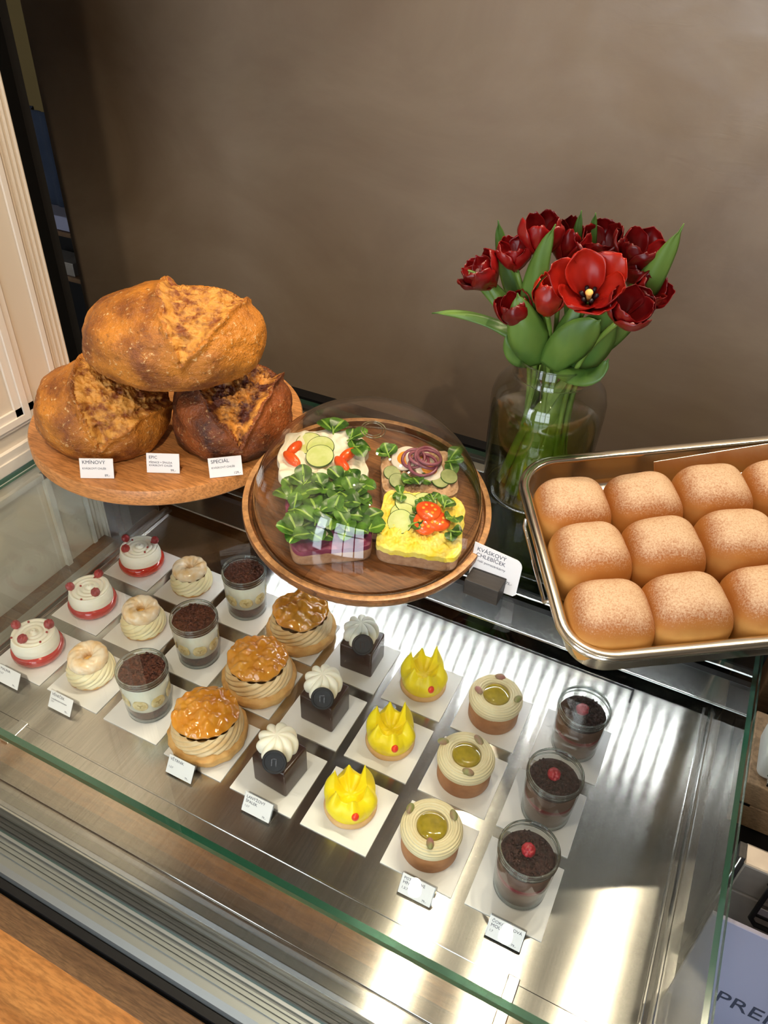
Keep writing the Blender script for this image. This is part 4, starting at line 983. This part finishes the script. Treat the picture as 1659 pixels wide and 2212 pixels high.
# ------------------------------------------------------------------ card holder on the glass
ch = thing('card_holder', 'black wooden block holding a white card, on the glass in front of the round board', 'card holder', (.786, .279, ZT+.0005), R(-2))
link('wooden_block', MB().box(-.026, .026, -.019, .019, 0, .028), 'blackmatt', ch, False, .0012, 2)
cc = thing('menu_card', 'white card with one rounded corner reading KVÁSKOVÝ CHLEBÍČEK, in the black block', 'card', (.792, .287, ZT+.004), R(-1))
Tc = TR((0, 0, 0), R(80), 0, 0)
pc = [(-.036, 0), (.034, 0), (.038, .004)] + [(.038-.012+.012*math.cos(a*PI/16), .060-.012+.012*math.sin(a*PI/16)) for a in range(9)] + [(-.036, .066)]
kk = len(pc); link('paper', MB().add([(x, y, 0) for x, y in pc]+[(x, y, .0008) for x, y in pc], [tuple(reversed(range(kk))), tuple(range(kk, 2*kk))]+[(i, (i+1) % kk, kk+(i+1) % kk, kk+i) for i in range(kk)], T=Tc), 'paper', cc, False)
text('KVÁSKOVÝ', .0088, cc, Tc @ TR((-.031, .0535, .0009), 0, 0, R(-3))); text('CHLEBÍČEK', .0088, cc, Tc @ TR((-.031, .0445, .0009), 0, 0, R(-3)))
text('z naší pomazánkárny', .0056, cc, Tc @ TR((-.031, .0365, .0009), 0, 0, R(-3))); text('75,-', .0060, cc, Tc @ TR((.020, .016, .0009)))

# ------------------------------------------------------------------ behind and beside the case, right
bc = thing('side_counter', 'dark side counter right of the display case', 'counter', (0, 0, 0))
link('worktop', MB().box(1.222, 2.2, -.45, .62, -.14, -.115), 'black', bc, False)
link('cabinet_front', MB().box(1.24, 2.2, -.42, .60, ZF+.001, -.14), 'blackmatt', bc, False)
sg = thing('standing_sign', 'lilac-grey standing sign reading PREFERUJEME in dark letters, bottom right of photo', 'sign', (1.172, .004, -.113))
Ts = TR((0, 0, 0), R(86), 0, 0)
link('sign_board', MB().box(.0, .26, .0, .300, -.006, 0, T=Ts), 'paper2', sg, False, .0008, 1)
text('PREFERUJEME', .034, sg, Ts @ Matrix.Translation((.046, .146, .0006)))
tn = thing('tin_box', 'worn metal box with black latch handle, behind the lilac sign', 'box', (1.197, .118, -.113))
link('box_body', MB().box(.004, .25, 0, .03, 0, .220), 'tin', tn, False, .003, 2)
link('lid', MB().box(.004, .25, -.0008, .0308, .223, .282), 'tin', tn, False, .003, 2)
link('corner_strip', MB().box(-.006, .003, -.004, .018, 0, .297), 'blackmatt', tn, False, .001)
link('chrome_edge', MB().tube([(-.003, -.005, .08), (-.003, -.005, .297)], .0012, 6), 'chrome', tn)
la = MB(); la.tube([(.040, -.004, .267), (.040, -.010, .267), (.040, -.012, .197), (.048, -.012, .187), (.107, -.012, .187), (.115, -.012, .197), (.115, -.010, .267), (.040, -.010, .269)], .0035, 8)
link('latch_handle', la, 'black', tn); link('latch_plate', MB().box(.042, .113, -.006, -.0005, .194, .216), 'chrome', tn, False, .001)
wbx = thing('wooden_box', 'light wooden box carrying the payment terminal, right edge of photo', 'box', (1.232, .385, -.113))
link('lower_body', MB().box(0, .26, 0, .16, 0, .055), 'boardedge', wbx, False, .002); link('upper_body', MB().box(0, .26, 0, .16, .057, .108), 'boardedge', wbx, False, .002)
link('finger_slot', MB().box(.0, .02, -.0006, .001, .053, .0585), 'black', wbx, False)
tm = thing('payment_terminal', 'white payment terminal with green screen on the wooden box', 'payment terminal', (1.240, .40, -.0045), 0)
link('housing', MB().box(0, .13, 0, .09, 0, .070), 'termw', tm, True, .012, 4); link('screen', MB().box(.016, .12, -.0012, .001, .014, .058), 'green', tm, False, .001)
link('front_ledge', MB().box(.018, .128, -.012, .0, .002, .010), 'chrome', tm, False, .002)
tag(link('brown_cabinet', MB().box(1.24, 2.2, .625, .95, ZF+.001, .10), 'brownwood', None, False, .003), 'dark brown cabinet behind the payment terminal', 'cabinet')
tr2 = tag(link('curved_rail', MB().tube(bez([(1.262, .59, -.112), (1.262, .60, .06), (1.29, .60, .06), (1.50, .60, .055)], 16), .005, 10), 'chrome', None), 'pale metal rail arching above the payment terminal', 'rail')
